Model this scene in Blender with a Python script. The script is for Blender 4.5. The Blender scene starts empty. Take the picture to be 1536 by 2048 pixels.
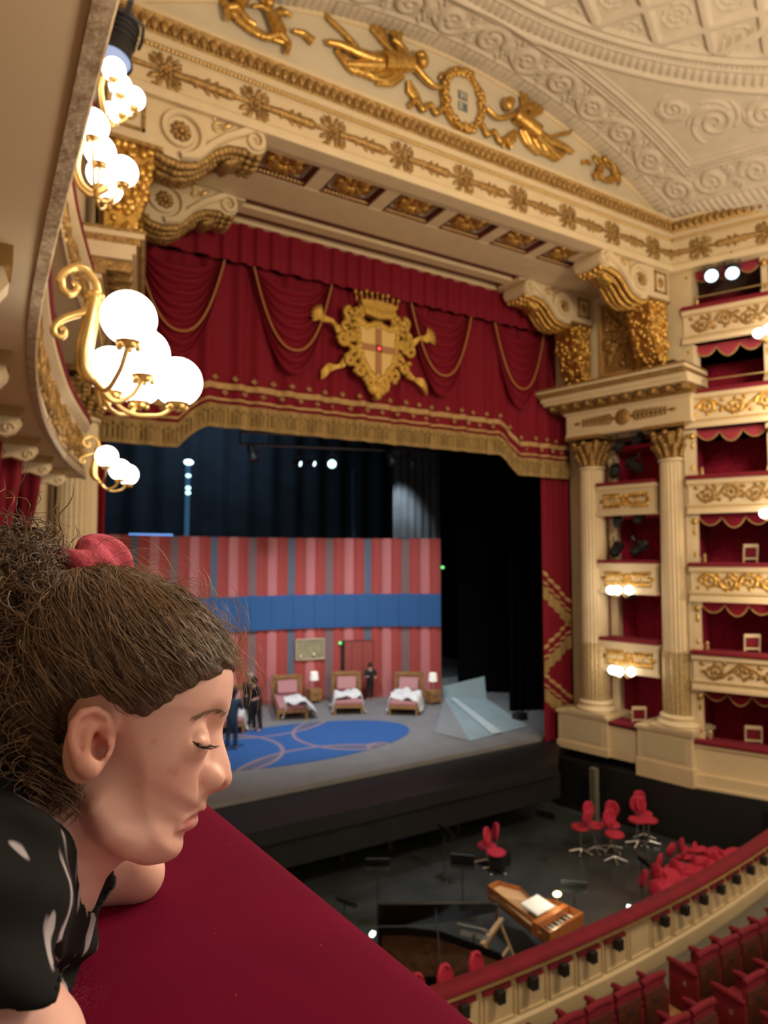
import bpy, bmesh, math, random
import numpy as np
from mathutils import Vector, Matrix
PI = math.pi
sin, cos, rad = math.sin, math.cos, math.radians
SC = bpy.context.scene
COL = SC.collection
# ------------------------------------------------------------------ camera
F, HOR, YAW, CZ = 1350.0, 1110.0, rad(31.2), 5.75
PITCH = math.atan((HOR - 1024) / F)
FW = np.array([sin(YAW) * cos(PITCH), cos(YAW) * cos(PITCH), sin(PITCH)])
RT = np.array([cos(YAW), -sin(YAW), 0.0])
UP = np.cross(RT, FW)
EYE = np.array([0.0, 0.0, CZ])
cam_d = bpy.data.cameras.new('camera')
cam = bpy.data.objects.new('camera', cam_d); COL.objects.link(cam)
cam_d.sensor_fit = 'VERTICAL'; cam_d.sensor_height = 36.0; cam_d.lens = 36.0 * F / 2048.0
cam_d.clip_start = 0.02; cam_d.clip_end = 200
cam.matrix_world = Matrix(((RT[0], UP[0], -FW[0], 0), (RT[1], UP[1], -FW[1], 0), (RT[2], UP[2], -FW[2], CZ), (0, 0, 0, 1)))
cam_d.dof.use_dof = True; cam_d.dof.focus_distance = 0.53
cam_d.dof.aperture_fstop = cam_d.lens / 2.6
SC.camera = cam
# ------------------------------------------------------------------ world, lights, exposure
SC.view_settings.view_transform = 'Standard'
SC.view_settings.look = 'None'
SC.view_settings.gamma = 1.0
SC.view_settings.exposure = 0.0
SC.cycles.max_bounces = 6
SC.cycles.diffuse_bounces = 3
SC.cycles.glossy_bounces = 3
SC.cycles.transmission_bounces = 2
SC.cycles.sample_clamp_indirect = 4.0
SC.cycles.caustics_reflective = False
SC.cycles.caustics_refractive = False
SC.cycles.use_denoising = True
w = bpy.data.worlds.new('house'); SC.world = w; w.use_nodes = True
w.node_tree.nodes['Background'].inputs[0].default_value = (1.0, 0.80, 0.58, 1)
w.node_tree.nodes['Background'].inputs[1].default_value = 0.30
def lamp(name, kind, loc, energy, color=(1, .84, .62), size=.3, target=None, spot=None, blend=.4, shape=None):
    d = bpy.data.lights.new(name, kind); d.energy = energy; d.color = color
    if kind == 'AREA': d.size = size
    elif kind != 'SUN': d.shadow_soft_size = size
    if kind == 'SPOT': d.spot_size = rad(spot or 40); d.spot_blend = blend
    o = bpy.data.objects.new(name, d); COL.objects.link(o); o.location = loc
    if target is not None:
        o.rotation_euler = (Vector(target) - Vector(loc)).to_track_quat('-Z', 'Y').to_euler()
    return o
# the great chandelier over the stalls (above and to the side of the frame)
lamp('chandelier_light', 'POINT', (8.95, 1.6, 11.0), 2300, (1, .80, .55), 1.1)
# globe sconces on the tiers out of view
for k_, (x_, y_) in enumerate(((17.6, 4.0), (17.6, 8.4), (14.5, -4.5), (3.0, -5.0))):
    for z_ in (4.4, 9.4):
        lamp('tier_or_fill_light', 'POINT', (x_ - (.8 if x_ > 9 else -.8), y_, z_), 120, (1, .82, .58), .35)
for y_ in (-1.2, 3.3, 7.0):
    lamp('tier_or_fill_light', 'POINT', (1.4, y_, 9.6), 80, (1, .82, .58), .35)
# lamps of the left sconces seen in the picture light the house through their own globes; an added fill lamp brightens the face
lamp('tier_or_fill_light', 'POINT', (1.15, 1.1, 6.3), 34, (1, .84, .68), .25)
# stage lights
lamp('stage_light', 'SPOT', (6.0, 17.5, 11.5), 2600, (.86, .93, 1), .25, (9, 22, 0), 75, .8)
lamp('stage_light', 'SPOT', (13.0, 17.5, 11.5), 2600, (.86, .93, 1), .25, (12.5, 22, 0), 75, .8)
lamp('stage_light', 'SPOT', (16.3, 25.5, 9.8), 900, (.8, .92, 1), .2, (17.0, 27, 5), 70, .9)
lamp('stage_light', 'AREA', (8.9, 27.5, 12.5), 110, (.62, .8, 1), 5.0, (8.9, 31, 6))
lamp('pit_light', 'SPOT', (9.5, 12.5, 13.2), 2600, (.92, .97, 1), .2, (9.3, 11.2, -1.8), 30, 1.0)

def P(x, y): return FW + RT * ((x - 768) / F) + UP * ((1024 - y) / F)
def atX(x, y, X): d = P(x, y); return EYE + d * (X / d[0])
def atY(x, y, Y): d = P(x, y); return EYE + d * (Y / d[1])
def atZ(x, y, Z): d = P(x, y); return EYE + d * ((Z - CZ) / d[2])
def atD(x, y, D): return EYE + P(x, y) * D
# ------------------------------------------------------------------ materials
def _n(nt, t, **kw):
    n = nt.nodes.new(t)
    for k, v in kw.items(): setattr(n, k, v)
    return n
def mat(name, col, rough=.6, metal=0., bump=0., bscale=20., btype='NOISE', var=0., vscale=4., var_col=None, sheen=0., emit=None, estr=1., spec=.5, stretch=None, sss=0., coat=0.):
    m = bpy.data.materials.new(name); m.use_nodes = True; nt = m.node_tree
    b = nt.nodes['Principled BSDF']; L = nt.links.new
    b.inputs['Base Color'].default_value = (*col, 1); b.inputs['Roughness'].default_value = rough
    b.inputs['Metallic'].default_value = metal; b.inputs['Specular IOR Level'].default_value = spec
    if sheen:
        b.inputs['Sheen Weight'].default_value = sheen; b.inputs['Sheen Roughness'].default_value = .45
        b.inputs['Sheen Tint'].default_value = (min(1, col[0] * 1.6 + .3), col[1] * 1.5 + .1, col[2] * 1.5 + .12, 1)
    if sss:
        b.inputs['Subsurface Weight'].default_value = sss; b.inputs['Subsurface Radius'].default_value = (.012, .005, .003); b.inputs['Subsurface Scale'].default_value = .6
    if coat: b.inputs['Coat Weight'].default_value = coat; b.inputs['Coat Roughness'].default_value = .08
    if emit is not None:
        b.inputs['Emission Color'].default_value = (*emit, 1); b.inputs['Emission Strength'].default_value = estr
    if bump or var:
        tc = _n(nt, 'ShaderNodeTexCoord'); src = tc.outputs['Object']
        if stretch:
            mp = _n(nt, 'ShaderNodeMapping'); mp.inputs['Scale'].default_value = stretch; L(src, mp.inputs['Vector']); src = mp.outputs[0]
    if var:
        nz = _n(nt, 'ShaderNodeTexNoise'); nz.inputs['Scale'].default_value = vscale; nz.inputs['Detail'].default_value = 5
        L(src, nz.inputs['Vector'])
        rp = _n(nt, 'ShaderNodeMapRange'); rp.inputs[1].default_value = .35; rp.inputs[2].default_value = .65; L(nz.outputs['Fac'], rp.inputs[0])
        mx = _n(nt, 'ShaderNodeMix', data_type='RGBA'); vc = var_col or tuple(c * (1 - var) for c in col)
        mx.inputs[6].default_value = (*col, 1); mx.inputs[7].default_value = (*vc, 1)
        L(rp.outputs[0], mx.inputs[0]); L(mx.outputs[2], b.inputs['Base Color'])
    if bump:
        if btype == 'NOISE':
            t = _n(nt, 'ShaderNodeTexNoise'); t.inputs['Scale'].default_value = bscale; t.inputs['Detail'].default_value = 4; o = t.outputs['Fac']
        elif btype == 'VORONOI':
            t = _n(nt, 'ShaderNodeTexVoronoi'); t.inputs['Scale'].default_value = bscale; o = t.outputs['Distance']
        else:
            t = _n(nt, 'ShaderNodeTexWave'); t.inputs['Scale'].default_value = bscale; t.inputs['Distortion'].default_value = 1.5; o = t.outputs['Fac']
        L(src, t.inputs['Vector'])
        bp = _n(nt, 'ShaderNodeBump'); bp.inputs['Strength'].default_value = bump; bp.inputs['Distance'].default_value = .02
        L(o, bp.inputs['Height']); L(bp.outputs[0], b.inputs['Normal'])
    return m
CREAM = mat('cream_plaster', (.74, .59, .37), .55, var=.07, vscale=2.5)
CREAM2 = mat('pale_lunette_plaster', (.72, .62, .45), .7, var=.05, vscale=1.2)
CEIL = mat('stucco_ceiling', (.68, .59, .465), .8, var=.08, vscale=3)
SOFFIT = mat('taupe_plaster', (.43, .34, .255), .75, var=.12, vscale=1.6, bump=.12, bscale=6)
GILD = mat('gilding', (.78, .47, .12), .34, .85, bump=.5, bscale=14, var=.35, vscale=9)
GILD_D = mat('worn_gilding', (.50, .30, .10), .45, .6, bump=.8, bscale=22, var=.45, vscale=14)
GILD_L = mat('pale_gilding', (.84, .60, .26), .36, .7, var=.15, vscale=10)
VELVET = mat('crimson_velvet', (.20, .0015, .016), .85, sheen=.15, bump=.15, bscale=160, var=.25, vscale=3)
DRAPE = mat('crimson_drape', (.19, .002, .014), .8, sheen=.10, spec=.3)
DAMASK = mat('damask_wall', (.55, .008, .06), .8, var=.45, vscale=9, bump=.1, bscale=30)
DARKRED = mat('oxblood_panel', (.16, .035, .02), .7, var=.2, vscale=5)
GALLOON = mat('gold_braid', (.55, .34, .13), .6, .2, bump=.4, bscale=40, btype='VORONOI', var=.3, vscale=20)
FRINGE = mat('gold_fringe', (.50, .33, .12), .7, .1, bump=.8, bscale=9, btype='WAVE', var=.35, vscale=10, stretch=(1, 1, .1))
DRAPEBLACK = mat('black_stage_drape', (.004, .0042, .005), 1., spec=.0)
BLACK = mat('matt_black', (.012, .012, .013), .55, var=.3, vscale=8)
BLACKGLOSS = mat('black_lacquer', (.006, .006, .007), .3, coat=.1, spec=.3)
CHROME = mat('chrome', (.75, .75, .75), .18, 1.)
STEEL = mat('dark_steel', (.10, .10, .11), .35, .7)
GLOBE = mat('lit_opal_glass', (1, 1, 1), .4, emit=(1, .93, .82), estr=5.5)
# ------------------------------------------------------------------ geometry builder
class MB:
    def __init__(s): s.V = []; s.F = []; s.n = 0
    def add(s, v, f):
        v = np.asarray(v, float).reshape(-1, 3); s.V.append(v); s.F += [tuple(i + s.n for i in q) for q in f]; s.n += len(v); return s
    def box(s, x0, x1, y0, y1, z0, z1):
        v = [(x, y, z) for x in (x0, x1) for y in (y0, y1) for z in (z0, z1)]
        return s.add(v, [(0, 1, 3, 2), (4, 6, 7, 5), (0, 4, 5, 1), (2, 3, 7, 6), (0, 2, 6, 4), (1, 5, 7, 3)])
    def obox(s, c, size, R=None):
        h = np.array(size) / 2; v = np.array([(x, y, z) for x in (-1, 1) for y in (-1, 1) for z in (-1, 1)]) * h
        if R is not None: v = v @ np.array(R.to_3x3()).T
        return s.add(v + np.array(c), [(0, 1, 3, 2), (4, 6, 7, 5), (0, 4, 5, 1), (2, 3, 7, 6), (0, 2, 6, 4), (1, 5, 7, 3)])
    def rbox(s, x0, x1, y0, y1, z0, z1, r=.02):          # box with chamfered vertical and top edges
        r = min(r, (x1 - x0) / 2.1, (y1 - y0) / 2.1, (z1 - z0) / 2.1)
        def ring(i, z): return [(x0 + i, y0 + r, z), (x0 + r, y0 + i, z), (x1 - r, y0 + i, z), (x1 - i, y0 + r, z), (x1 - i, y1 - r, z), (x1 - r, y1 - i, z), (x0 + r, y1 - i, z), (x0 + i, y1 - r, z)]
        a = ring(r * .6, z0) + ring(0, z0 + r) + ring(0, z1 - r) + ring(r * .6, z1)
        f = [tuple(range(7, -1, -1)), tuple(range(24, 32))]
        for k in range(3):
            for i in range(8): f.append((k * 8 + i, k * 8 + (i + 1) % 8, k * 8 + 8 + (i + 1) % 8, k * 8 + 8 + i))
        return s.add(a, f)
    def tube(s, pts, r, n=8, cap=True, flat=None):
        p = np.asarray(pts, float); m = len(p); r = np.broadcast_to(np.asarray(r, float), (m,)) if np.ndim(r) < 2 else np.asarray(r)
        t = np.gradient(p, axis=0); t /= np.linalg.norm(t, axis=1)[:, None] + 1e-12
        a = np.array([0, 0, 1.]) if abs(t[0][2]) < .9 else np.array([1., 0, 0])
        if flat is not None: a = np.asarray(flat, float)
        u = np.cross(t[0], a); u /= np.linalg.norm(u) + 1e-12; v = []
        th = np.linspace(0, 2 * PI, n, endpoint=False)
        for i in range(m):
            if flat is not None: u = np.cross(t[i], a)
            u = u - t[i] * (u @ t[i]); u /= np.linalg.norm(u) + 1e-12; b = np.cross(t[i], u)
            v.append(p[i] + r[i] * (np.cos(th)[:, None] * u + np.sin(th)[:, None] * b))
        f = [(i * n + j, i * n + (j + 1) % n, (i + 1) * n + (j + 1) % n, (i + 1) * n + j) for i in range(m - 1) for j in range(n)]
        if cap: f += [tuple(range(n - 1, -1, -1)), tuple((m - 1) * n + j for j in range(n))]
        return s.add(np.concatenate(v), f)
    def lathe(s, prof, c=(0, 0, 0), n=20, axis='z', flute=None):
        th = np.linspace(0, 2 * PI, n, endpoint=False); v = []
        for r, z in prof:
            rr = r if flute is None else r * (1 - flute * (np.arange(n) % 2))
            x, y = rr * np.cos(th), rr * np.sin(th); z = np.full(n, z)
            v.append(np.stack({'z': (x, y, z), 'y': (x, z, y), 'x': (z, x, y)}[axis], 1))
        m = len(prof); f = [(i * n + j, i * n + (j + 1) % n, (i + 1) * n + (j + 1) % n, (i + 1) * n + j) for i in range(m - 1) for j in range(n)]
        f += [tuple(range(n - 1, -1, -1)), tuple((m - 1) * n + j for j in range(n))]
        if axis == 'y': f = [q[::-1] for q in f]
        return s.add(np.concatenate(v) + np.array(c), f)
    def ell(s, c, r, nu=10, nv=6, R=None):
        r = np.broadcast_to(np.asarray(r, float), (3,)); v = [(0, 0, -1)]
        for i in range(1, nv):
            a = -PI / 2 + PI * i / nv
            v += [(cos(a) * cos(2 * PI * j / nu), cos(a) * sin(2 * PI * j / nu), sin(a)) for j in range(nu)]
        v.append((0, 0, 1)); v = np.array(v) * r
        if R is not None: v = v @ np.array(R.to_3x3()).T
        f = [(0, 1 + (j + 1) % nu, 1 + j) for j in range(nu)]
        for i in range(nv - 2):
            f += [(1 + i * nu + j, 1 + i * nu + (j + 1) % nu, 1 + (i + 1) * nu + (j + 1) % nu, 1 + (i + 1) * nu + j) for j in range(nu)]
        k = 1 + (nv - 2) * nu; f += [(k + j, k + (j + 1) % nu, k + nu) for j in range(nu)]
        return s.add(v + np.array(c), f)
    def prism(s, poly, d0, d1, ax='y'):                  # 2-D outline (a, b) swept along ax
        n = len(poly); g = {'y': lambda a, b, d: (a, d, b), 'x': lambda a, b, d: (d, a, b), 'z': lambda a, b, d: (a, b, d)}[ax]
        v = [g(a, b, d0) for a, b in poly] + [g(a, b, d1) for a, b in poly]
        f = [(i, (i + 1) % n, n + (i + 1) % n, n + i) for i in range(n)] + [tuple(range(n - 1, -1, -1)), tuple(range(n, 2 * n))]
        return s.add(v, f)
    def grid(s, A, cu=False, cv=False):
        A = np.asarray(A, float); nu, nv = A.shape[:2]
        f = [(i * nv + j, ((i + 1) % nu) * nv + j, ((i + 1) % nu) * nv + (j + 1) % nv, i * nv + (j + 1) % nv) for i in range(nu - (not cu)) for j in range(nv - (not cv))]
        return s.add(A.reshape(-1, 3), f)
    def sweep(s, prof, path):              # profile (out, up) carried along a plan path [(x, y)], out = to the left of travel
        p = np.asarray(path, float); d = np.diff(p, axis=0); d /= np.linalg.norm(d, axis=1)[:, None]
        n1 = np.stack((-d[:, 1], d[:, 0]), 1); a = np.vstack((n1[:1], n1)); b = np.vstack((n1, n1[-1:]))
        nn = a + b; nn /= (1 + np.sum(a * b, 1))[:, None]
        A = np.array([[(p[i, 0] + nn[i, 0] * q, p[i, 1] + nn[i, 1] * q, z) for q, z in prof] for i in range(len(p))])
        s.grid(A); k = s.n - A.shape[0] * A.shape[1]; m = len(prof)
        s.F += [tuple(k + j for j in range(m)), tuple(k + (len(p) - 1) * m + j for j in range(m - 1, -1, -1))]
        return s
    def merge(s, o, M=None):
        for v in o.V: pass
        v = np.concatenate(o.V)
        if M is not None: v = v @ np.array(M.to_3x3()).T + np.array(M.translation)
        return s.add(v, o.F)
    def build(s, name, m, parent=None, M=None, ang=40, fix=None):
        v = np.concatenate(s.V) if s.V else np.zeros((0, 3))
        if M is not None: v = v @ np.array(M.to_3x3()).T + np.array(M.translation)
        me = bpy.data.meshes.new(name); me.from_pydata(v.tolist(), [], s.F); me.update()
        if fix or (fix is None and len(s.F) < 30000):
            bm = bmesh.new(); bm.from_mesh(me); bmesh.ops.recalc_face_normals(bm, faces=bm.faces[:]); bm.to_mesh(me); bm.free()
        me.shade_smooth()
        if ang < 180: me.set_sharp_from_angle(angle=rad(ang))
        me.materials.append(m)
        o = bpy.data.objects.new(name, me); COL.objects.link(o)
        if parent is not None: o.parent = parent
        return o
def tag(o, label, cat, group=None, kind=None):
    o['label'] = label; o['category'] = cat
    if group: o['group'] = group
    if kind: o['kind'] = kind
    return o
def struct(o, label=None):
    o['kind'] = 'structure'
    if label: o['label'] = label
    return o
def thing(name, label, cat, loc=(0, 0, 0), rz=0., group=None, R=None):
    o = bpy.data.objects.new(name, None); COL.objects.link(o); o.location = loc
    o.empty_display_size = .1
    if R is not None: o.rotation_euler = R.to_euler()
    else: o.rotation_euler = (0, 0, rz)
    return tag(o, label, cat, group)
def dup(root, loc, rz=None, label=None, group=None):
    def cp(o, par):
        c = o.copy(); COL.objects.link(c)
        if par is not None: c.parent = par
        for ch in list(o.children): cp(ch, c)
        return c
    r = cp(root, None); r.location = loc
    if rz is not None: r.rotation_euler = (0, 0, rz)
    if label: r['label'] = label
    if group: r['group'] = group
    return r
def part(root, mb, name, m, M=None, parent=None, **kw):   # geometry given in the place's coordinates, kept relative to the thing's base
    Q = Matrix.Translation(-Vector(root.location))
    return mb.build(name, m, parent or root, Q if M is None else Q @ M, **kw)
def frame(o, x, y=None):                                  # matrix with local X along x, Y along y (plan), origin o
    x = Vector(x).normalized(); z = Vector((0, 0, 1)); y = z.cross(x)
    M = Matrix(((x.x, y.x, 0, o[0]), (x.y, y.y, 0, o[1]), (x.z, y.z, 1, o[2]), (0, 0, 0, 1)))
    return M
# ---- ornament strokes, all in a local (u, w) panel with relief height along -v (towards the viewer of the panel)
def spiral(cx, cy, r, turns, a0, dirn=1, n=26, r1=.12):
    t = np.linspace(0, 1, n); rr = r * (1 - t * (1 - r1)); a = a0 + dirn * turns * 2 * PI * t
    return np.stack((cx + rr * np.cos(a), cy + rr * np.sin(a)), 1)
def stroke(mb, pts, r0, r1=None, v0=0., n=6, squash=None):
    p = np.asarray(pts, float); m = len(p); r = np.linspace(r0, r0 if r1 is None else r1, m)
    q = np.stack((p[:, 0], np.full(m, v0), p[:, 1]), 1)
    return mb.tube(q, r, n, flat=(0, 1, 0))
def leaf(mb, x, y, a, L, wd, v0=0., h=.4):
    R = Matrix.Rotation(-a, 4, 'Y')
    return mb.ell((x + cos(a) * L / 2, v0, y + sin(a) * L / 2), (L / 2, wd * h, wd / 2), 8, 5, R)
def rosette(mb, x, y, r, k=8, v0=0.):
    for i in range(k):
        a = 2 * PI * i / k; leaf(mb, x + cos(a) * r * .2, y + sin(a) * r * .2, a, r * .8, r * .5, v0, .45)
    return mb.ell((x, v0 - r * .1, y), (r * .27, r * .25, r * .27), 8, 6)
def scrollwork(mb, L, h, seed=0, v0=0., per=None):
    """a running acanthus scroll filling 0..L x -h/2..h/2"""
    rng = random.Random(seed); per = per or h * 1.15; k = max(1, round(L / per)); per = L / k
    for i in range(k):
        s = 1 if (i + seed) % 2 else -1; cx = per * (i + .5); r = min(h * .46, per * .48)
        sp = spiral(cx, 0, r, 1.35, PI if s > 0 else PI, s, 24, .2)
        stroke(mb, sp, h * .11, h * .06, v0)
        mb.ell((sp[-1][0], v0, sp[-1][1]), (h * .15, h * .1, h * .15), 8, 5)
        for j in range(3, 20, 3):
            p, q = sp[j], sp[j + 1]; a = math.atan2(q[1] - p[1], q[0] - p[0])
            leaf(mb, p[0], p[1], a - s * .9, h * .26, h * .17, v0)
        x = np.linspace(cx - per / 2, cx + per / 2, 10)
        stroke(mb, np.stack((x, -s * r * .95 * np.cos((x - cx) / per * PI) * .9 + 0 * x), 1), h * .08, h * .08, v0)
        leaf(mb, cx + per * .4, s * h * .3, s * .8 + PI / 2, h * .34, h * .22, v0)
        leaf(mb, cx - per * .38, s * h * .25, PI - s * .5, h * .3, h * .2, v0)
    return mb
# ------------------------------------------------------------------ the house: ceiling, proscenium wall, soffit
XA, VR, VZ = 8.95, 15.08, 1.95
def vz(x): return VZ + np.sqrt(VR * VR - (np.asarray(x) - XA) ** 2)
def mir(M): return Matrix(((-1, 0, 0, 2 * XA), (0, 1, 0, 0), (0, 0, 1, 0), (0, 0, 0, 1))) @ M
ID = Matrix.Identity(4)
def ceiling():
    gx = np.arange(4.6, 17.75, .025); gy = np.arange(5.6, 11.8, .025)
    X, Y = np.meshgrid(gx, gy, indexing='ij'); H = np.zeros_like(X)
    dL = 11.75 - Y; dW = ((16.35 + .27 * (11.5 - Y)) - X) * .965
    d = np.minimum(dL, dW * 1.1)
    def hump(v, a, b, k): # rounded moulding between a and b
        t = np.clip((v - a) / (b - a), 0, 1); return k * np.sqrt(np.maximum(0, 4 * t * (1 - t)))
    H += hump(d, .0, .07, .05) + hump(d, .45, .53, .05) + hump(d, 1.30, 1.42, .06) + hump(d, 1.42, 1.48, .03)
    along = np.where(dL < dW * 1.1, X, Y)
    H += np.where((d > .07) & (d < .45), .055 * np.abs(np.sin(along * PI / .165)) ** .6 * np.sqrt(np.clip(1.2 - ((d - .26) / .2) ** 2, 0, 1)), 0)
    rc = np.hypot(X - XA, Y - 2.9); th = np.arctan2(Y - 2.9, X - XA)
    out = (d > 1.5) & (rc > 7.52)
    H += np.where(out, hump(d, 1.56, 1.64, .05) + hump(d, 1.70, 1.74, .03), 0)
    H += np.where(d > 1.45, hump(rc, 7.36, 7.5, .07) + hump(rc, 6.98, 7.04, .04) + hump(rc, 6.74, 6.86, .06) + hump(rc, 6.62, 6.70, .03), 0)
    H += np.where((rc > 7.06) & (rc < 7.34) & (d > 1.45), .05 * np.clip(np.sin(th * 260) + .35, 0, 1) * np.sqrt(np.clip(1 - ((rc - 7.2) / .14) ** 2, 0, 1)), 0)
    H += np.where((rc > 6.86) & (rc < 6.98), .018 * (np.sin(th * 420) > 0), 0)
    # lattice of tilted coffers inside the ring
    inn = rc < 6.62
    c, s = cos(rad(24)), sin(rad(24)); U = (X - 10.85) * c + (Y - 9.25) * s; V = -(X - 10.85) * s + (Y - 9.25) * c
    cell = .98; fu = np.abs((U / cell) % 1 - .5); fv = np.abs((V / cell) % 1 - .5); e = np.maximum(fu, fv)
    rib = np.clip((e - .40) / .03, 0, 1)
    rr = np.hypot(fu, fv) * cell
    ros = .035 * np.clip(np.cos(rr * 46), 0, 1) * (rr < .3) * (.6 + .4 * np.cos(8 * np.arctan2((V / cell) % 1 - .5, (U / cell) % 1 - .5)))
    diag = np.abs((X - 13.1) * .9 - (Y - 8.23) * -.42) / 1.0
    H += np.where(inn, .10 * rib + (1 - rib) * ros, 0) + np.where((rc >= 6.62) | ~inn, .06, 0) * (d > 1.45)
    ribr = np.where(inn & (np.abs((X - 13.15) + .12 * (Y - 8.2)) < .09), .14, 0); H = np.maximum(H, ribr)
    B0 = np.where((d > 1.5), .06, 0.) * np.ones_like(H)
    def stamp(pts, w, a):
        for (x, y), wi in zip(pts, np.broadcast_to(w, len(pts))):
            i0, i1 = np.searchsorted(gx, (x - wi, x + wi)); j0, j1 = np.searchsorted(gy, (y - wi, y + wi))
            if i1 <= i0 or j1 <= j0: continue
            D = ((X[i0:i1, j0:j1] - x) ** 2 + (Y[i0:i1, j0:j1] - y) ** 2) / wi ** 2
            H[i0:i1, j0:j1] = np.maximum(H[i0:i1, j0:j1], a * np.sqrt(np.maximum(0, 1 - D)) + B0[i0:i1, j0:j1])
    def scroll(o, t, L, per, r):
        t = np.array(t); n = np.array((-t[1], t[0])); o = np.array(o)
        for i in range(int(L / per)):
            s_ = 1 if i % 2 else -1; c_ = o + t * per * (i + .5)
            for rr_, tu, wd in ((r, 1.35, .10), (r * .5, .8, .075)):
                sp = spiral(0, 0, rr_, tu, PI, s_, 46, .25); stamp(c_ + sp[:, :1] * t + sp[:, 1:] * n, np.linspace(wd, wd * .6, 46), .075)
            for j in range(7):
                a = 2 * PI * j / 7; q = np.linspace(.08, .2, 5)[:, None]; stamp(c_ + q * (cos(a) * t + sin(a) * n), .045, .06)
            x = np.linspace(-per / 2, per / 2, 30); stamp(c_ + x[:, None] * t + (-s_ * r * .9 * np.cos(x / per * PI))[:, None] * n, .05, .06)
            for sx in (-1, 1):
                for j in range(4):
                    p0 = c_ + t * sx * per * (.36 + .05 * j) + n * s_ * r * (.75 - .35 * j); stamp([p0 + (t * sx * .6 + n * s_) * q for q in np.linspace(0, .12, 4)], .05, .05)
    scroll((16.2, 10.83), (-1, 0), 11.8, 1.06, .37)
    scroll((15.72, 10.5), (.262, -.965), 5.2, 1.06, .34)
    # relief of the corner panel: a large scroll with a mask
    for c_, r_, s_ in (((14.55, 9.0), .42, 1), ((13.7, 9.5), .26, -1), ((15.0, 8.1), .3, -1)):
        sp = spiral(c_[0], c_[1], r_, 1.7, 2.2, s_, 60, .15); stamp(sp, np.linspace(.08, .04, 60), .06)
        for j in range(4):
            a0 = 2.2 + s_ * j * 1.1; stamp([(c_[0] + cos(a0 - s_ * q * 1.2) * r_ * (1.05 + .35 * q), c_[1] + sin(a0 - s_ * q * 1.2) * r_ * (1.05 + .35 * q)) for q in np.linspace(0, 1, 14)], np.linspace(.06, .03, 14), .045)
    nx = (X - XA) / VR; A = np.stack((X - nx * H, Y, vz(X) - H * np.sqrt(1 - nx ** 2)), -1)
    m = MB(); m.grid(A[:, ::1])
    x2 = np.linspace(.5, 17.75, 60); y2 = np.array((-7, 0, 5.6)); X2, Y2 = np.meshgrid(x2, y2, indexing='ij'); m.grid(np.stack((X2, Y2, vz(X2)), -1))
    x2 = np.linspace(.5, 4.6, 20); y2 = np.array((5.6, 11.8)); X2, Y2 = np.meshgrid(x2, y2, indexing='ij'); m.grid(np.stack((X2, Y2, vz(X2)), -1))
    struct(m.build('ceiling', CEIL, ang=60, fix=False), 'pale stucco vault with scroll bands, ring of cups and coffered lattice')
ceiling()
# --- lunette above the proscenium
xs = np.linspace(1.6, 16.35, 60)
m = MB(); m.prism([(1.6, 14.9)] + [(16.35, 14.9)] + [(x, float(vz(x)) + .1) for x in xs[::-1]], 11.75, 12.1)
wall = struct(m.build('wall_back', CREAM2, ang=30), 'cream lunette above the proscenium beam')
m = MB(); m.tube([(x, 11.74, float(vz(x)) - .02) for x in xs], .07, 8)
struct(m.build('trim_1', CREAM, ang=60), 'cream fillet along the arch of the lunette')
# --- entablature carried along the proscenium beam and down both sides of the house
PATH = [(18.1, 7.5), (16.3, 11.5), (1.6, 11.5), (-.2, 7.5)]
def ent(z0, pr): return [(a, z + z0) for a, z in pr]
m = MB(); m.sweep([(-.35, 13.58), (.04, 13.58), (.06, 13.64), (.06, 13.74), (.0, 13.80), (.0, 14.36), (.05, 14.40), (.05, 14.47), (.09, 14.5), (.09, 14.62), (.2, 14.93), (.2, 15.0), (-.35, 15.0)], PATH)
beam = struct(m.build('trim_2', CREAM, ang=30), 'cream frieze beam over the stage and side boxes')
m = MB(); m.sweep([(.1, 14.62), (.14, 14.70), (.16, 14.80), (.22, 14.90), (.1, 14.90)], PATH); 
pts = [(x, 11.34) for x in np.arange(1.8, 16.2, .17)]
for k, (x, y) in enumerate(pts):
    m.ell((x, 11.34, 14.77), (.075, .05, .13), 7, 5); m.ell((x + .085, 11.36, 14.70), (.03, .04, .06), 6, 4)
for k in range(23):
    x, y = 16.25 + .41 * .17 * k - .15, 11.4 - .912 * .17 * k; m.ell((x, y, 14.77), (.06, .075, .13), 7, 5)
m.build('leaf_band', GILD_D, beam, ang=60)['label'] = 'worn gilt leaf moulding'
m = MB()
for px in ([(x, 11.43) for x in np.arange(1.8, 16.25, .07)] + [(16.22 + .41 * .07 * k, 11.43 - .912 * .07 * k) for k in range(58)]): m.ell((px[0], px[1], 14.44), (.042, .04, .045), 6, 4)
m.build('rope_moulding', GILD_L, beam, ang=60)
def frieze_ornament(mb):
    rosette(mb, 0, 0, .12, 8)
    for a in (.7, 1.3, 1.9, 2.5, 3.7, 4.3, 5.0, 5.6): leaf(mb, cos(a) * .08, sin(a) * .08, a, .2, .07)
    for s in (-1, 1):
        stroke(mb, spiral(s * .17, .12, .09, 1., PI / 2, s, 12), .018, .012); stroke(mb, spiral(s * .17, -.12, .09, 1., -PI / 2, -s, 12), .018, .012)
    stroke(mb, [(.1, 0), (.35, .01), (.6, 0), (.8, 0)], .05, .075); leaf(mb, .75, 0, 0, .22, .16); mb.ell((.4, 0, 0), (.04, .04, .085), 8, 5)
    for q in (.5, .62): leaf(mb, q, 0, .9, .16, .06); leaf(mb, q, 0, -.9, .16, .06)
    stroke(mb, [(-.1, 0), (-.4, 0), (-.62, 0)], .03, .05)
    return mb
base = frieze_ornament(MB())
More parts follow.
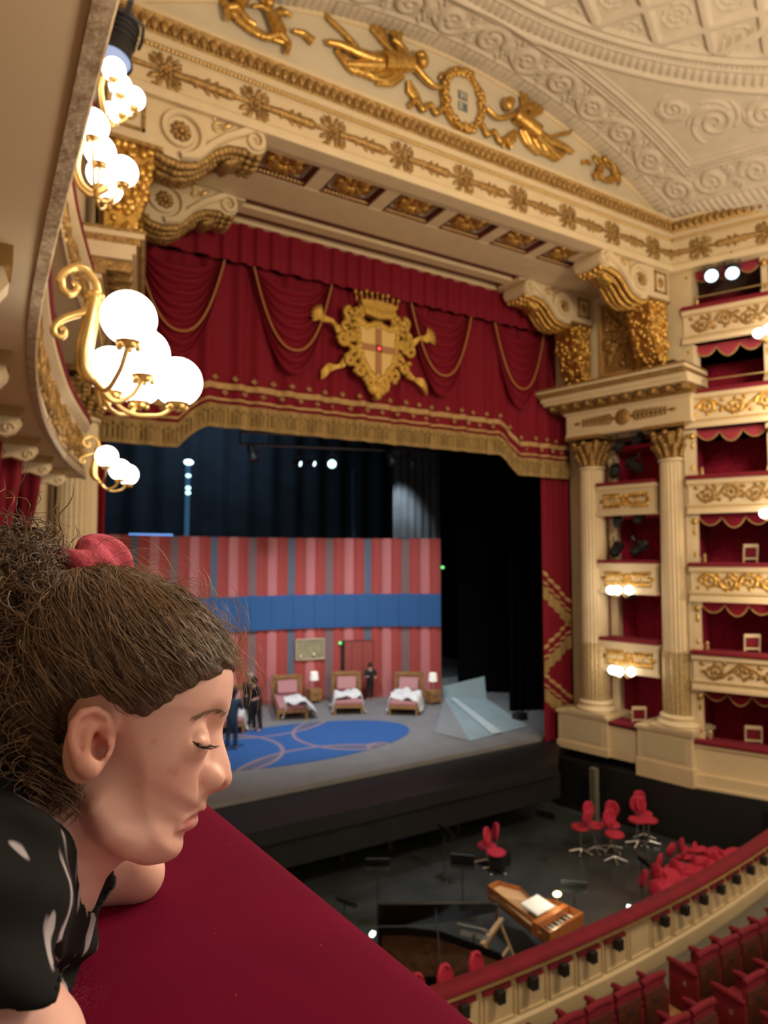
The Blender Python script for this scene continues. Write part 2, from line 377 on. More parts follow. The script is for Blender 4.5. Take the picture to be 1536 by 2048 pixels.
for k in range(9):
    base_o = MB(); base_o.merge(base, Matrix.Translation((2.55 + 1.62 * k, 11.49, 14.08)) @ Matrix.Scale(1.3, 4))
    base_o.build('gilded_ornament', GILD_D, beam, ang=70)
for k in range(2):
    o_ = MB(); o_.merge(base, frame((16.285 + .41 * (.75 + 1.6 * k), 11.5 - .912 * (.75 + 1.6 * k), 14.08), (-.41, .912, 0)) @ Matrix.Scale(1.3, 4)); o_.build('gilded_ornament', GILD_D, beam, ang=70)
# --- coffered soffit between the front beam and the curtain
RX = [5.17 + 1.585 * k for k in range(-1, 7)]
m = MB(); zb, zt = 13.62, 13.98
for y0, y1 in ((11.62, 11.72), (11.92, 12.02), (12.88, 13.95), (14.3, 14.62), (15.05, 15.35)): m.box(2.2, 16.0, y0, y1, zb, 14.2)
for x in [RX[0] - .8] + [x + .8 for x in RX]: m.box(x - .19, x + .19, 12.0, 12.9, zb + .01, 14.2)
for x0, x1 in ((1.7, 2.9), (15.4, 16.6)): m.box(x0, x1, 11.55, 15.35, zb + .005, 14.2)
m.box(2.2, 16, 14.62, 15.06, 13.80, 14.2)
soff = struct(m.build('ceiling_proscenium', CREAM, ang=30), 'coffered soffit over the front of the stage')
m = MB(); m.box(2.2, 16.0, 11.7, 11.94, 13.70, 14.15); m.box(2.2, 16.0, 13.9, 14.32, 13.72, 14.15); m.box(2.2, 16.0, 14.63, 15.04, 13.76, 13.79); m.build('channel_panel', DARKRED, soff)['label'] = 'long oxblood sunk panels'
m = MB(); m.box(2.2, 16, 11.95, 12.95, 13.78, 14.15); m.build('coffer_ground', SOFFIT, soff)
rm = rosette(MB(), 0, 0, .42, 10); rosette(rm, 0, 0, .26, 8, -.05)
for r_ in (.43,): rm.tube([(cos(a) * r_, 0, sin(a) * r_) for a in np.linspace(0, 2 * PI, 25)], .03, 6)
R90 = Matrix.Rotation(-PI / 2, 4, 'X')
for x in RX:
    c = MB()
    for s in (-1, 1): c.box(x + s * .6 - .02, x + s * .6 + .02, 12.02, 12.88, 13.63, 13.8)
    c.box(x - .6, x + .6, 12.85, 12.89, 13.63, 13.8)
    o = c.build('coffer_lining', DARKRED, soff)
    b = MB()
    for k in range(14): b.ell((x - .56 + k * .086, 12.83, 13.68), (.038, .035, .035), 6, 4)
    b.build('bead_moulding', GILD_L, o, ang=70)
    c = MB(); c.box(x - .5, x + .5, 12.04, 12.10, 13.73, 13.8); c.box(x - .5, x + .5, 12.72, 12.78, 13.73, 13.8); c.box(x - .52, x - .46, 12.04, 12.78, 13.73, 13.8); c.box(x + .46, x + .52, 12.04, 12.78, 13.73, 13.8)
    c.build('coffer_frame', SOFFIT, soff)
    q = MB(); q.merge(rm, Matrix.Translation((x, 12.42, 13.75)) @ R90); q.build('rosette', GILD, soff, ang=70)
# --- scroll consoles carrying the beam
def arc(cx, cy, r, a0, a1, n=14): return [(cx + r * cos(a), cy + r * sin(a)) for a in np.linspace(a0, a1, n)]
def console(side, wx, y0, label):
    """u = distance from the pier wall towards the middle of the stage"""
    g = (lambda u: wx - u) if side > 0 else (lambda u: 2 * XA - wx + u)
    t = thing('scroll_console', label, 'console', (g(.8), y0 + .42, 12.6), group=None)
    low = [(2.3, 13.24), (2.05, 13.2), (1.8, 13.03), (1.62, 12.82), (1.42, 12.68), (1.2, 12.63), (.95, 12.66), (.8, 12.74), (0, 12.74)]
    out = [(0, 13.66), (2.62, 13.66)] + arc(2.55, 13.42, .235, PI / 2, -PI * .75, 14) + low
    m = MB(); m.prism([(g(u), z) for u, z in out], y0, y0 + .84); m.box(*sorted((g(-.1), g(2.95))), y0 - .03, y0 + .9, 13.60, 13.68)
    part(t, m, 'body', CREAM, ang=30)
    m = MB(); m.box(*sorted((g(-.05), g(2.98))), y0 - .05, y0 + .93, 13.66, 13.70); m.box(*sorted((g(.0), g(.9))), y0 - .04, y0 + .88, 12.68, 12.75)
    part(t, m, 'gilt_edge', GILD_D)
    # raised band following the S-curve, and the two volutes
    for yy, nm in ((y0 - .01, 'volute_band'), (y0 + .85, 'volute_band')):
        m = MB(); S = spiral(1.2, 13.15, .44, 1.3, -PI / 2, 1, 46, .42)[::-1]
        path = [(u, z) for u, z in S] + [(1.5, 12.78), (1.75, 13.08), (2.0, 13.3), (2.3, 13.5)] + [tuple(q) for q in spiral(2.55, 13.42, .2, 1.4, PI * .6, -1, 26, .2)]
        q = np.array([(g(u), yy, z) for u, z in path]); m.tube(q, np.r_[np.linspace(.05, .085, 46), np.full(4, .085), np.linspace(.075, .03, 26)], 6, flat=(0, 1, 0))
        part(t, m, nm, CREAM, ang=60)
        m = MB(); q2 = np.array([(g(u), yy - .02 if yy < y0 + .4 else yy + .02, z) for u, z in path[8:54]]); m.tube(q2 + np.array((0, 0, -.075)) * 0, .022, 5, flat=(0, 1, 0))
        part(t, m, 'gilt_line', GILD_L, ang=60)
    r = MB(); rosette(r, 0, 0, .19, 9); rr = MB(); rr.merge(r, Matrix.Translation((g(1.2), y0 - .03, 13.15))); part(t, rr, 'rosette', GILD_D, ang=70)
    m = MB(); stroke(m, spiral(0, 0, .13, 1.1, 0, 1, 14), .03, .02); leaf(m, .1, .05, .6, .24, .1); leaf(m, .2, -.02, .1, .3, .1); leaf(m, -.05, .12, 1.8, .14, .08)
    mm = MB(); mm.merge(m, Matrix.Translation((g(1.85), y0 - .02, 13.42))); part(t, mm, 'leaf_spray', GILD_L, ang=70)
    m = MB()
    for a, b in ((.16, .62),):
        for (u0, u1, z0, z1) in ((.1, .6, 13.47, 13.52), (.1, .6, 12.93, 12.98), (.1, .15, 12.93, 13.52), (.55, .6, 12.93, 13.52)): m.box(*sorted((g(u0), g(u1))), y0 - .035, y0 + .03, z0, z1)
        m.ell((g(.35), y0 - .01, 13.22), (.11, .05, .14), 8, 6)
    part(t, m, 'square_panel', GILD_D)
    # acanthus under the scroll, rolled along the underside
    rng = random.Random(int(wx * 10 + y0 * 7)); m = MB()
    un = [(2.72, 13.24)] + low[:-1]
    for k in range(len(un) - 1):
        for j in range(3):
            f = (j + .5) / 3; u = un[k][0] * (1 - f) + un[k + 1][0] * f; z = un[k][1] * (1 - f) + un[k + 1][1] * f
            for i in range(5):
                yy = y0 + .08 + i * .17; m.ell((g(u), yy, z - .05 - .03 * (2 - abs(i - 2))), (.085, .075, .07 + .03 * rng.random()), 7, 5, Matrix.Rotation(rng.uniform(-.6, .6), 4, 'Y'))
    for i in range(7): m.ell((g(2.35 - .04 * i), y0 + .42, 13.15 - .03 * i), (.12, .2 + .02 * i, .07), 8, 5)
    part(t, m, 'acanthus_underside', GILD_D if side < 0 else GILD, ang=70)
    # gilded pendant block below the console, against the wall
    m = MB(); m.prism([(g(0), 12.7), (g(.78), 12.7), (g(.72), 12.1), (g(.5), 11.3), (g(.25), 10.95), (g(0), 10.9)], y0 + .06, y0 + .78)
    for k in range(150):
        z = rng.uniform(10.95, 12.68); dep = np.interp(z, (10.9, 11.3, 12.1, 12.7), (.2, .48, .7, .78)); f = rng.random()
        if f < .5: c = (g(rng.uniform(.05, dep)), y0 + .06, z)
        elif f < .9: c = (g(dep), y0 + rng.uniform(.08, .76), z)
        else: c = (g(rng.uniform(.05, dep)), y0 + .78, z)
        m.ell(c, (rng.uniform(.05, .1), rng.uniform(.05, .1), rng.uniform(.06, .13)), 7, 5, Matrix.Rotation(rng.uniform(-.7, .7), 4, 'X'))
    part(t, m, 'gilded_pendant', GILD, ang=70)
    return t
console(1, 16.25, 11.58, 'carved scroll console under the right end of the front beam, nearest the side boxes')
console(1, 15.95, 14.05, 'carved scroll console at the right end of the soffit, against the red curtain')
console(-1, 16.25, 11.58, 'large carved scroll console under the left end of the front beam')
console(-1, 15.95, 14.05, 'shaded scroll console at the left end of the soffit, against the red curtain')
# --- gilded figures on the lunette
def relief_at(x, z): return Matrix.Translation((x, 11.70, z))
def limb(mb, pts, r0, r1, v=0.): 
    p = np.array(pts); t = np.linspace(0, 1, 9); k = np.linspace(0, 1, len(p)); q = np.stack((np.interp(t, k, p[:, 0]), np.full(9, v), np.interp(t, k, p[:, 1])), 1)
    q[1:-1] = (q[:-2] + 2 * q[1:-1] + q[2:]) / 4
    mb.tube(q, np.linspace(r0, r1, 9), 8)
def wing(mb, x, z, a, L, s=1, v=.0):
    for i in range(9):
        leaf(mb, x + cos(a) * L * .05 * i, z + sin(a) * L * .05 * i, a - s * (.15 + .11 * i), L * (1 - .065 * i), L * .19, v - .02 * (i % 2), .35)
    limb(mb, [(x, z), (x + cos(a) * L * .6, z + sin(a) * L * .6)], L * .07, L * .03, v - .04)
def figure(mb, s, flip):
    """a flying winged figure about 2.4 m long, head towards +u"""
    f = lambda pts: [(p[0] * s * flip, p[1] * s) for p in pts]
    limb(mb, f([(-.1, .0), (.25, .12), (.55, .2)]), .2 * s, .15 * s, -.1)                       # torso
    mb.ell((.78 * s * flip, -.14, .34 * s), (.13 * s, .12 * s, .15 * s), 10, 8); mb.ell((.74 * s * flip, -.14, .42 * s), (.14 * s, .12 * s, .1 * s), 8, 6)
    limb(mb, f([(.6, .18), (.85, .02), (1.1, -.08), (1.38, .06)]), .075 * s, .045 * s, -.12)    # arm reaching forward
    limb(mb, f([(.5, .25), (.3, .45), (.1, .5)]), .07 * s, .05 * s, -.14)
    limb(mb, f([(-.1, .0), (-.55, -.05), (-1.0, -.02), (-1.25, -.08)]), .13 * s, .055 * s, -.08) # legs
    limb(mb, f([(-.1, -.05), (-.5, -.2), (-.85, -.32)]), .13 * s, .06 * s, -.06)
    for k in range(7): limb(mb, f([(.35 - .1 * k, -.05), (.15 - .14 * k, -.3 - .02 * k), (-.2 - .14 * k, -.42 + .05 * k)]), .09 * s, .05 * s, -.02 - .02 * (k % 2))   # drapery
    for k in range(4): limb(mb, f([(.5, -.12 - .06 * k), (.72 + .05 * k, -.3 - .08 * k), (.82, -.5 - .03 * k)]), .06 * s, .03 * s, -.02)
    wing(mb, .25 * s * flip, .25 * s, (PI - 0.55) if flip > 0 else .55, 1.1 * s, flip)
    wing(mb, .35 * s * flip, .25 * s, (PI - 1.0) if flip > 0 else 1.0, .8 * s, flip, -.06)
    limb(mb, f([(-.6, .1), (-.95, .32), (-1.2, .4), (-1.3, .55), (-1.2, .62)]), .06 * s, .04 * s, -.02)
def putti(mb, s, flip):
    for ox, oz, k in ((-.42, .12, 1), (.3, -.06, -1)):
        f = lambda pts: [((p[0] * k + ox) * s * flip, (p[1] + oz) * s) for p in pts]
        limb(mb, f([(-.1, -.1), (0, .1), (.1, .25)]), .16 * s, .12 * s, -.08)
        q = f([(.17, .44)])[0]; mb.ell((q[0], -.12, q[1]), (.12 * s, .11 * s, .13 * s), 9, 7)
        limb(mb, f([(.1, .25), (.32, .3), (.5, .2)]), .06 * s, .04 * s, -.1); limb(mb, f([(.05, .25), (-.2, .4), (-.35, .35)]), .06 * s, .04 * s, -.1)
        limb(mb, f([(-.1, -.1), (-.3, -.22), (-.25, -.45)]), .09 * s, .05 * s, -.08); limb(mb, f([(-.05, -.12), (.15, -.28), (.3, -.3)]), .09 * s, .05 * s, -.06)
        q = f([(0, .2)])[0]; wing(mb, q[0], q[1], (PI - .7) if k * flip > 0 else .7, .45 * s, k * flip)
    for k in range(6): limb(mb, [((-1.0 + .1 * k) * s * flip, (.3 - .1 * k) * s), ((-.7 + .12 * k) * s * flip, (-.05 - .06 * k) * s), ((-.1 + .15 * k) * s * flip, (-.35 + .02 * k) * s)], .07 * s, .05 * s, -.03)
    limb(mb, [(.7 * s * flip, .05 * s), (.95 * s * flip, .1 * s), (1.15 * s * flip, 0)], .05 * s, .09 * s, -.05)
for nm, px, py, fn, s, fl, lab, cat in (
    ('gilded_putti', 520, 42, putti, .95, 1, 'pair of gilded putti at the upper left of the cream lunette', 'relief'),
    ('gilded_winged_figure', 770, 133, figure, 1.12, 1, 'large gilded winged figure left of the wreath clock', 'relief'),
    ('gilded_winged_figure', 1062, 268, figure, 1.08, -1, 'gilded winged figure right of the wreath clock', 'relief'),
    ('gilded_putti', 1208, 345, putti, .72, -1, 'small gilded putti near the right foot of the lunette arch', 'relief')):
    c = atY(px, py, 11.7); mb = MB(); fn(mb, s, fl)
    o = mb.build(nm, GILD, ang=80); o.location = c; tag(o, lab, cat)
c = atY(924, 203, 11.68)
t = thing('wreath_clock', 'oval gilded wreath clock with two small number windows above the stage', 'clock', tuple(c))
m = MB(); rng = random.Random(3); a_, b_ = .52, .66
for k in range(64):
    a = 2 * PI * k / 64
    for q in range(3): m.ell((cos(a) * (a_ + rng.uniform(-.07, .07)), -.06 - .05 * rng.random(), sin(a) * (b_ + rng.uniform(-.07, .07))), (rng.uniform(.045, .08), .05, rng.uniform(.045, .08)), 6, 5)
m.tube([(cos(a) * a_, 0, sin(a) * b_) for a in np.linspace(0, 2 * PI, 33)], .08, 6); m.build('wreath', GILD, t, ang=80)
m = MB(); m.prism([(cos(a) * a_, sin(a) * b_) for a in np.linspace(0, 2 * PI, 32, endpoint=False)], -.02, .04); m.build('face', CREAM2, t)
PANEL = mat('clock_window', (.16, .17, .16), .3); NUM = mat('clock_numeral', (.75, .75, .66), .4)
for zz, txt in ((.12, 'VI'), (-.14, '')):
    m = MB(); m.box(-.13, .13, -.035, 0, zz - .1, zz + .1); pn = m.build('number_window', PANEL, t)
    m = MB()
    if txt:
        m.obox((-.055, -.04, zz), (.022, .01, .15), Matrix.Rotation(-.25, 4, 'Y')); m.obox((-.012, -.04, zz), (.022, .01, .15), Matrix.Rotation(.25, 4, 'Y')); m.obox((.06, -.04, zz), (.024, .01, .15))
        m.build('numeral', NUM, pn)
    else:
        m.box(-.11, -.01, -.04, -.03, zz - .08, zz + .08); m.build('numeral_plate', mat('grey_plate', (.42, .44, .43), .4), pn)
for s, nm in ((-1, 'ribbon'), (1, 'ribbon')):
    m = MB(); x = np.linspace(0, 1, 40); m.tube(np.stack((s * (.45 + 1.0 * x), -.04 + 0 * x, -.45 - .15 * x * s * 0 + .09 * np.sin(x * 17) - .12 * x), 1), .06, 6); m.build(nm, GILD, t, ang=80); m = MB()
    m.tube(np.stack((s * (.5 + .5 * x[:12]), -.03 + 0 * x[:12], .42 - .25 * x[:12] + .05 * np.sin(x[:12] * 20)), 1), .04, 6); m.build(nm, GILD, t, ang=80)
# ------------------------------------------------------------------ proscenium piers with columns and stage boxes
PB = np.array((16.3, 11.3)); PA = np.array((15.5, 15.3)); pt = (PA - PB) / np.linalg.norm(PA - PB)
MP = frame((PB[0], PB[1], 0), (pt[0], pt[1], 0))           # local X along the pier away from the audience, Y towards the stage axis
PLINTH = CREAM
def acanthus_cap(m, u, v, z0, z1, r):
    m.lathe([(r * .92, z0), (r * .95, z0 + .3), (r * 1.15, z1 - .25), (r * 1.25, z1 - .12)], (u, v, 0), 16)
    h = z1 - z0
    for row, (zz, n, ln) in enumerate(((z0 + h * .06, 12, .42), (z0 + h * .34, 12, .4))):
        for k in range(n):
            a = 2 * PI * (k + .5 * row) / n
            for q in range(4):
                rr = r * (1.0 + .06 * q + .05 * q * q * .5); m.ell((u + cos(a) * rr, v + sin(a) * rr, zz + h * .1 * q + .03), (.085, .085, h * .085), 6, 5)
    for k in range(4):
        a = PI / 4 + k * PI / 2 + .0
        for q in range(3): m.ell((u + cos(a) * r * (1.2 + .14 * q), v + sin(a) * r * (1.2 + .14 * q), z1 - .32 + .09 * q), (.1, .1, .09), 7, 5)
    for k in range(4): a = k * PI / 2; m.ell((u + cos(a) * r * 1.3, v + sin(a) * r * 1.3, z1 - .13), (.09, .09, .08), 7, 5)
def pier(side, full):
    M = MP if side > 0 else mir(MP)
    W = lambda u, v, z: tuple(M @ Vector((u, v, z)))
    sd = 'right' if side > 0 else 'left'
    # pier wall: upper wall behind the consoles, and jambs beside the boxes
    m = MB(); m.box(-.2, 4.15, -.8, -.33, 10.8, 13.7)
    for u0, u1 in ((.45, 1.0), (2.72, 4.15)): m.box(u0, u1, -1.6, -1.05, 1.0, 9.5)
    if full:
        for z0, z1 in ((.0, .3), (2.25, 2.42), (4.62, 4.76), (6.95, 7.1), (9.3, 9.6)): m.box(.9, 2.8, -1.6, -.75, z0, z1)
    struct(m.build('wall_pier_' + sd, CREAM, M=M, ang=30))
    t = thing('pier_entablature', {'right': 'projecting cream and gilt entablature over the two right-hand fluted columns', 'left': 'end of the cream and gilt entablature beside the upper globe lamps on the left'}[sd], 'entablature', W(1.8, -.5, 9.35))
    m = MB(); PT = [(-.28, -1.5), (-.28, -.06), (3.6, -.06), (3.6, -1.5)][::-1] if False else None
    def band(m, z0, z1, e): m.box(-.20 - min(e, .16), 3.62 + e, -.85, -.06 + e, z0, z1)
    band(m, 9.36, 9.46, .02); band(m, 9.46, 10.05, 0); band(m, 10.05, 10.12, .06); band(m, 10.36, 10.46, .5); band(m, 10.46, 10.60, .56); band(m, 10.72, 10.80, .68)
    part(t, m, 'stone_courses', CREAM, M, ang=30)
    m = MB(); band(m, 10.12, 10.36, .12); band(m, 10.60, 10.72, .62); band(m, 10.80, 10.86, .70)
    for k in range(11):
        u = -.2 + k * .405; m.box(u - .07, u + .07, -.1, .42, 10.2, 10.36); m.ell((u, .4, 10.26), (.08, .06, .08), 8, 5); m.ell((u + .21, .2, 10.3), (.06, .06, .05), 7, 5)
    for k in range(5):
        v = -.75 + k * .2; m.box(3.66, 4.1, v - .07, v + .07, 10.2, 10.36)
    for k in range(50): m.ell((-.3 + k * .092, .58, 10.66), (.045, .03, .05), 6, 4)
    part(t, m, 'gilded_modillions', GILD_D, M, ang=50)
    m = MB()
    for s in (-1, 1):
        for k in range(8):
            x = s * (.3 + .13 * k); leaf(m, x, .03, PI / 2 - s * .9, .22 - .012 * k, .08); leaf(m, x, -.03, -PI / 2 + s * .9, .22 - .012 * k, .08)
        stroke(m, [(s * .2, 0), (s * 1.45, 0)], .035, .02); leaf(m, s * 1.35, 0, 0 if s > 0 else PI, .25, .1)
    m.ell((0, 0, 0), (.24, .07, .24), 14, 8); rosette(m, 0, 0, .2, 8, -.05)
    m2 = MB(); m2.merge(m, M @ Matrix.Translation((1.75, -.05, 9.76))); part(t, m2, 'palm_relief', GILD_D, ang=70)
    # columns
    for nm, u, top in (('front', .52, 0), ('rear', 3.05, 0)):
        if not full and nm == 'front': continue
        v = -.52
        lab = {('right', 'front'): 'fluted cream column with gilt capital on the pedestal nearest the side boxes', ('right', 'rear'): 'fluted cream column with gilt capital beside the red curtain leg on the right', ('left', 'rear'): 'fluted cream column far on the left, above the hair bun'}[(sd, nm)]
        c = thing('fluted_column', lab, 'column', W(u, v, 1.03))
        m = MB(); r = .40; z = np.linspace(1.42, 8.4, 12); fl = [(r * (1 - .13 * ((k / 11) ** 1.6)), z[k]) for k in range(12)]
        m.lathe(fl, (u, v, 0), 48, flute=.075); part(c, m, 'shaft', CREAM, M, ang=25)
        m = MB(); m.lathe([(.44, 1.4), (.425, 1.42), (.425, 3.1), (.405, 3.12)], (u, v, 0), 48, flute=.05); part(c, m, 'reeded_lower_drum', GILD_L if False else mat('tarnished_cream', (.58, .42, .20), .45, .25, var=.3, vscale=14), M, ang=25)
        m = MB(); m.box(u - .6, u + .6, v - .6, v + .6, 1.03, 1.13); m.lathe([(.56, 1.12), (.6, 1.17), (.56, 1.24), (.49, 1.27), (.47, 1.31), (.52, 1.35), (.49, 1.40), (.44, 1.43)], (u, v, 0), 40); part(c, m, 'base', CREAM, M)
        m = MB(); m.lathe([(.36, 8.34), (.40, 8.37), (.40, 8.42), (.36, 8.45)], (u, v, 0), 32); part(c, m, 'astragal', CREAM, M)
        m = MB(); acanthus_cap(m, u, v, 8.44, 9.28, .36); part(c, m, 'capital', GILD_D, M, ang=70)
        m = MB(); m.box(u - .58, u + .58, v - .58, v + .56, 9.27, 9.36); part(c, m, 'abacus', GILD_D, M)
    if not full: return
    for nm, (u0, u1), lab in (('a', (0, 1.5), 'cream panelled pedestal of the front column beside the side boxes'), ('b', (2.42, 4.05), 'cream panelled pedestal of the rear column beside the red curtain leg')):
        c = thing('column_pedestal', lab, 'pedestal', W((u0 + u1) / 2, -.5, -.06))
        m = MB(); m.box(u0, u1, -1.4, 0, -.35 if nm == 'a' else -.08, .95); m.box(u0 - .05, u1 + .05, -1.45, .05, .95, 1.03); m.box(u0 - .04, u1 + .04, -1.44, .04, -.35 if nm == 'a' else -.08, .12); part(c, m, 'block', CREAM, M)
        m = MB(); m.box(u0 + .16, u1 - .16, -.02, .012, .24, .84); part(c, m, 'sunk_panel', mat('buff_panel', (.62, .52, .33), .6), M)
    # four stage boxes between the columns
    rails = (.88, 3.27, 5.55, 7.85); nth = ('lowest', 'second lowest', 'second highest', 'highest')
    RW = DAMASK
    for k, zr in enumerate(rails):
        zc = (3.27, 5.55, 7.85, 9.9)[k] - .93
        b = thing('stage_box_parapet', nth[k] + ' parapet of the boxes between the two right-hand columns', 'parapet', W(1.85, -.6, max(0, zr - .95)))
        m = MB()
        if k == 0: m.box(1.5, 2.42, -.75, -.12, -.1, .8)
        else:
            m.box(1.0, 2.72, -.75, -.30, zr - .86, zr - .04); m.box(.96, 2.76, -.78, -.25, zr - .93, zr - .84); m.box(.96, 2.76, -.78, -.25, zr - .16, zr - .04)
        part(b, m, 'front', CREAM, M)
        m = MB(); m.rbox(.95 if k else 1.45, 2.77 if k else 2.45, -.85, -.2 if k else -.05, zr - .04, zr + .06, .04); part(b, m, 'velvet_rail', VELVET, M)
        if k:
            m = MB()
            for s in (-1, 1):
                for q in range(6): leaf(m, s * (.1 + .09 * q), .03, .9 if s > 0 else PI - .9, .16, .07); leaf(m, s * (.1 + .09 * q), -.03, -.9 if s > 0 else PI + .9, .16, .07)
                stroke(m, spiral(s * .3, 0, .13, 1.2, 0, s, 16), .025, .015); leaf(m, s * .55, 0, 0 if s > 0 else PI, .2, .09)
            rosette(m, 0, 0, .14); q = MB(); q.merge(m, M @ Matrix.Translation((1.86, -.29, zr - .5)) @ Matrix.Diagonal((1.1, 1.3, 1.5, 1))); part(b, q, 'gilt_relief', GILD, ang=70)
        # room behind
        m = MB(); m.box(.9, .98, -2.6, -1.0, zr - .3, zc); m.box(2.74, 2.82, -2.6, -1.0, zr - .3, zc); m.box(.9, 2.82, -2.65, -2.55, zr - .3, zc); m.box(.9, 2.82, -2.6, -.8, zr - 1.0, zr - .8)
        m.box(.9, 2.82, -2.6, -1.0, zc - .02, zc + .1)
        struct(m.build('wall_box_interior', RW, M=M))
        m = MB(); m.box(2.5, 2.72, -1.0, -.9, zr, zc); struct(m.build('trim_9', CREAM, M=M))
    ch = cane_chair('cream and red box chair behind the lowest parapet between the columns'); ch.location = W(1.9, -.75, .42); ch.rotation_euler = (0, 0, 2.6)
    # black moving lights crowd the three upper boxes
    SPL = [(1, 2.3, 1.72, 'dark spotlight hanging from the top of the second lowest stage box'), (1, 1.5, 1.75, 'dark spotlight hanging beside the shaft in the second lowest stage box'), (1, 1.9, 1.35, 'dark spotlight pointing down in the second lowest stage box'),
           (2, 2.35, .35, 'black floor spotlight on the left of the second highest stage box'), (2, 1.65, .38, 'black floor spotlight on the right of the second highest stage box'), (2, 2.3, 1.2, 'small spotlight clamped high on the left of the second highest stage box'), (2, 1.6, 1.3, 'spotlight with a lit lens at the top of the second highest stage box'),
           (3, 2.35, .4, 'black floor spotlight on the left of the highest stage box'), (3, 1.7, .5, 'large black spotlight in the middle of the highest stage box'), (3, 2.2, 1.15, 'small spotlight clamped high on the left of the highest stage box'), (3, 1.6, 1.3, 'black spotlight under the ceiling of the highest stage box')]
    for k, u, dz, lab in SPL:
        s = spotlight(lab, lit=('lit' in lab), size=.9 if dz < 1 else .75); s.location = W(u, -.62, rails[k] + dz); s.rotation_euler = (rad(60), 0, rad(random.Random(lab).uniform(60, 200)))
    sconce_small(W(1.95, -.22, 4.75), M, 'cluster of lit globes under the second highest parapet between the columns')
    sconce_small(W(1.95, -.22, 2.45), M, 'cluster of lit globes under the second lowest parapet between the columns')
def cane_chair(label):
    t = thing('box_chair', label, 'chair', group=None); C1 = mat('cream_chair_paint', (.72, .58, .38), .45)
    m = MB(); m.rbox(-.21, .21, -.2, .2, .43, .49, .02); part(t, m, 'seat', VELVET)
    for x in (-.19, .19):
        m = MB(); m.tube([(x, -.18, 0), (x, -.18, .44)], .022, 6); m.build('leg', C1, t); m = MB(); m.tube([(x, .18, 0), (x, .18, .44)], .022, 6); m.build('leg', C1, t)
    m = MB()
    for x in (-.19, .19): m.tube([(x, .18, .44), (x, .23, .95)], .024, 6)
    m.box(-.2, .2, .2, .25, .88, .97); m.box(-.2, .2, .185, .22, .56, .61); m.box(-.21, .21, -.2, .2, .39, .43); m.build('back_frame', C1, t)
    m = MB(); m.box(-.15, .15, .2, .225, .63, .86); m.build('back_panel', VELVET, t)
    return t
LENS = mat('lit_lens', (.8, .9, 1), .2, emit=(.62, .9, 1), estr=3); LENS0 = mat('dark_lens', (.05, .07, .08), .08, .3)
def spotlight(label, lit=False, size=1.):
    t = thing('stage_spotlight', label, 'spotlight'); s = size
    m = MB(); m.lathe([(.05 * s, -.3 * s), (.13 * s, -.27 * s), (.15 * s, -.1 * s), (.15 * s, .18 * s), (.19 * s, .3 * s), (.175 * s, .3 * s), (.15 * s, .24 * s)], (0, 0, 0), 18)
    for k in range(4): m.lathe([(.15 * s, -.2 * s + k * .07 * s), (.165 * s, -.19 * s + k * .07 * s), (.165 * s, -.17 * s + k * .07 * s), (.15 * s, -.16 * s + k * .07 * s)], (0, 0, 0), 18)
    m.build('lamp_housing', BLACK, t)
    m = MB(); m.lathe([(.0001, .25 * s), (.1 * s, .27 * s), (.165 * s, .26 * s)], (0, 0, 0), 18); m.build('lens', LENS if lit else LENS0, t)
    m = MB(); m.tube([(.19 * s, 0, 0), (.2 * s, .12 * s, 0), (.17 * s, .3 * s, 0), (0, .34 * s, 0), (-.17 * s, .3 * s, 0), (-.2 * s, .12 * s, 0), (-.19 * s, 0, 0)], .018 * s, 6); m.tube([(0, .34 * s, 0), (0, .5 * s, 0)], .03 * s, 8); m.build('yoke', STEEL, t)
    return t
def sconce_small(loc, M, label, n=3):
    t = thing('globe_sconce', label, 'wall lamp', loc)
    a = M.to_3x3() @ Vector((1, 0, 0)); o = M.to_3x3() @ Vector((0, 1, 0)); L = lambda u, v, z: tuple(a * u + o * v + Vector((0, 0, z)))
    m = MB(); m.tube([L(0, 0, .3), L(0, .15, .28), L(0, .2, .1), L(0, .15, -.05)], .022, 6)
    gl = [(-.3, .2, .0), (.28, .18, -.02), (-.05, .42, .0)][:n]
    for u, v, z in gl: m.tube([L(0, .15, -.05), L(u * .5, v * .7, -.2), L(u, v, -.14)], .016, 6)
    m.build('bracket', GILD_L, t)
    for u, v, z in gl: m = MB(); m.ell(L(u, v, z), .125, 16, 10); m.build('globe', GLOBE, t)
    for u, v, z in gl[:1]: lamp('globe_light', 'POINT', tuple(Vector(loc) + Vector(L(0, .75, .0))), 16, (1, .86, .66), .15)
    return t
pier(1, True); pier(-1, False)
# gilded trophy panel on the pier wall between the right-hand consoles
t = thing('trophy_panel', 'dark gilded trophy relief panel on the wall between the right-hand consoles', 'relief panel', tuple(MP @ Vector((1.85, -.3, 11.1))))
m = MB()
for u0, u1, z0, z1 in ((1.2, 2.55, 11.1, 11.18), (1.2, 2.55, 13.3, 13.38), (1.2, 1.28, 11.1, 13.38), (2.47, 2.55, 11.1, 13.38)): m.box(u0, u1, -.34, -.24, z0, z1)
part(t, m, 'moulded_frame', GILD_L, MP)
m = MB(); m.box(1.25, 2.5, -.34, -.30, 11.15, 13.35); rng = random.Random(9)
for k in range(70): m.ell((rng.uniform(1.4, 2.35), -.27, rng.gauss(12.2, .5)), (rng.uniform(.05, .16), .07, rng.uniform(.05, .16)), 7, 5)
for s in (-1, 1): m.tube([(1.87 + s * .4, -.25, 11.4), (1.87 - s * .4, -.25, 13.1)], .04, 6)
part(t, m, 'trophy', GILD_D, MP, ang=70)
m = MB(); m.box(.1, .7, -.1, .2, 10.86, 11.06); o = m.build('speaker_box', BLACK, M=MP); tag(o, 'small black box lying on top of the right-hand entablature', 'loudspeaker')

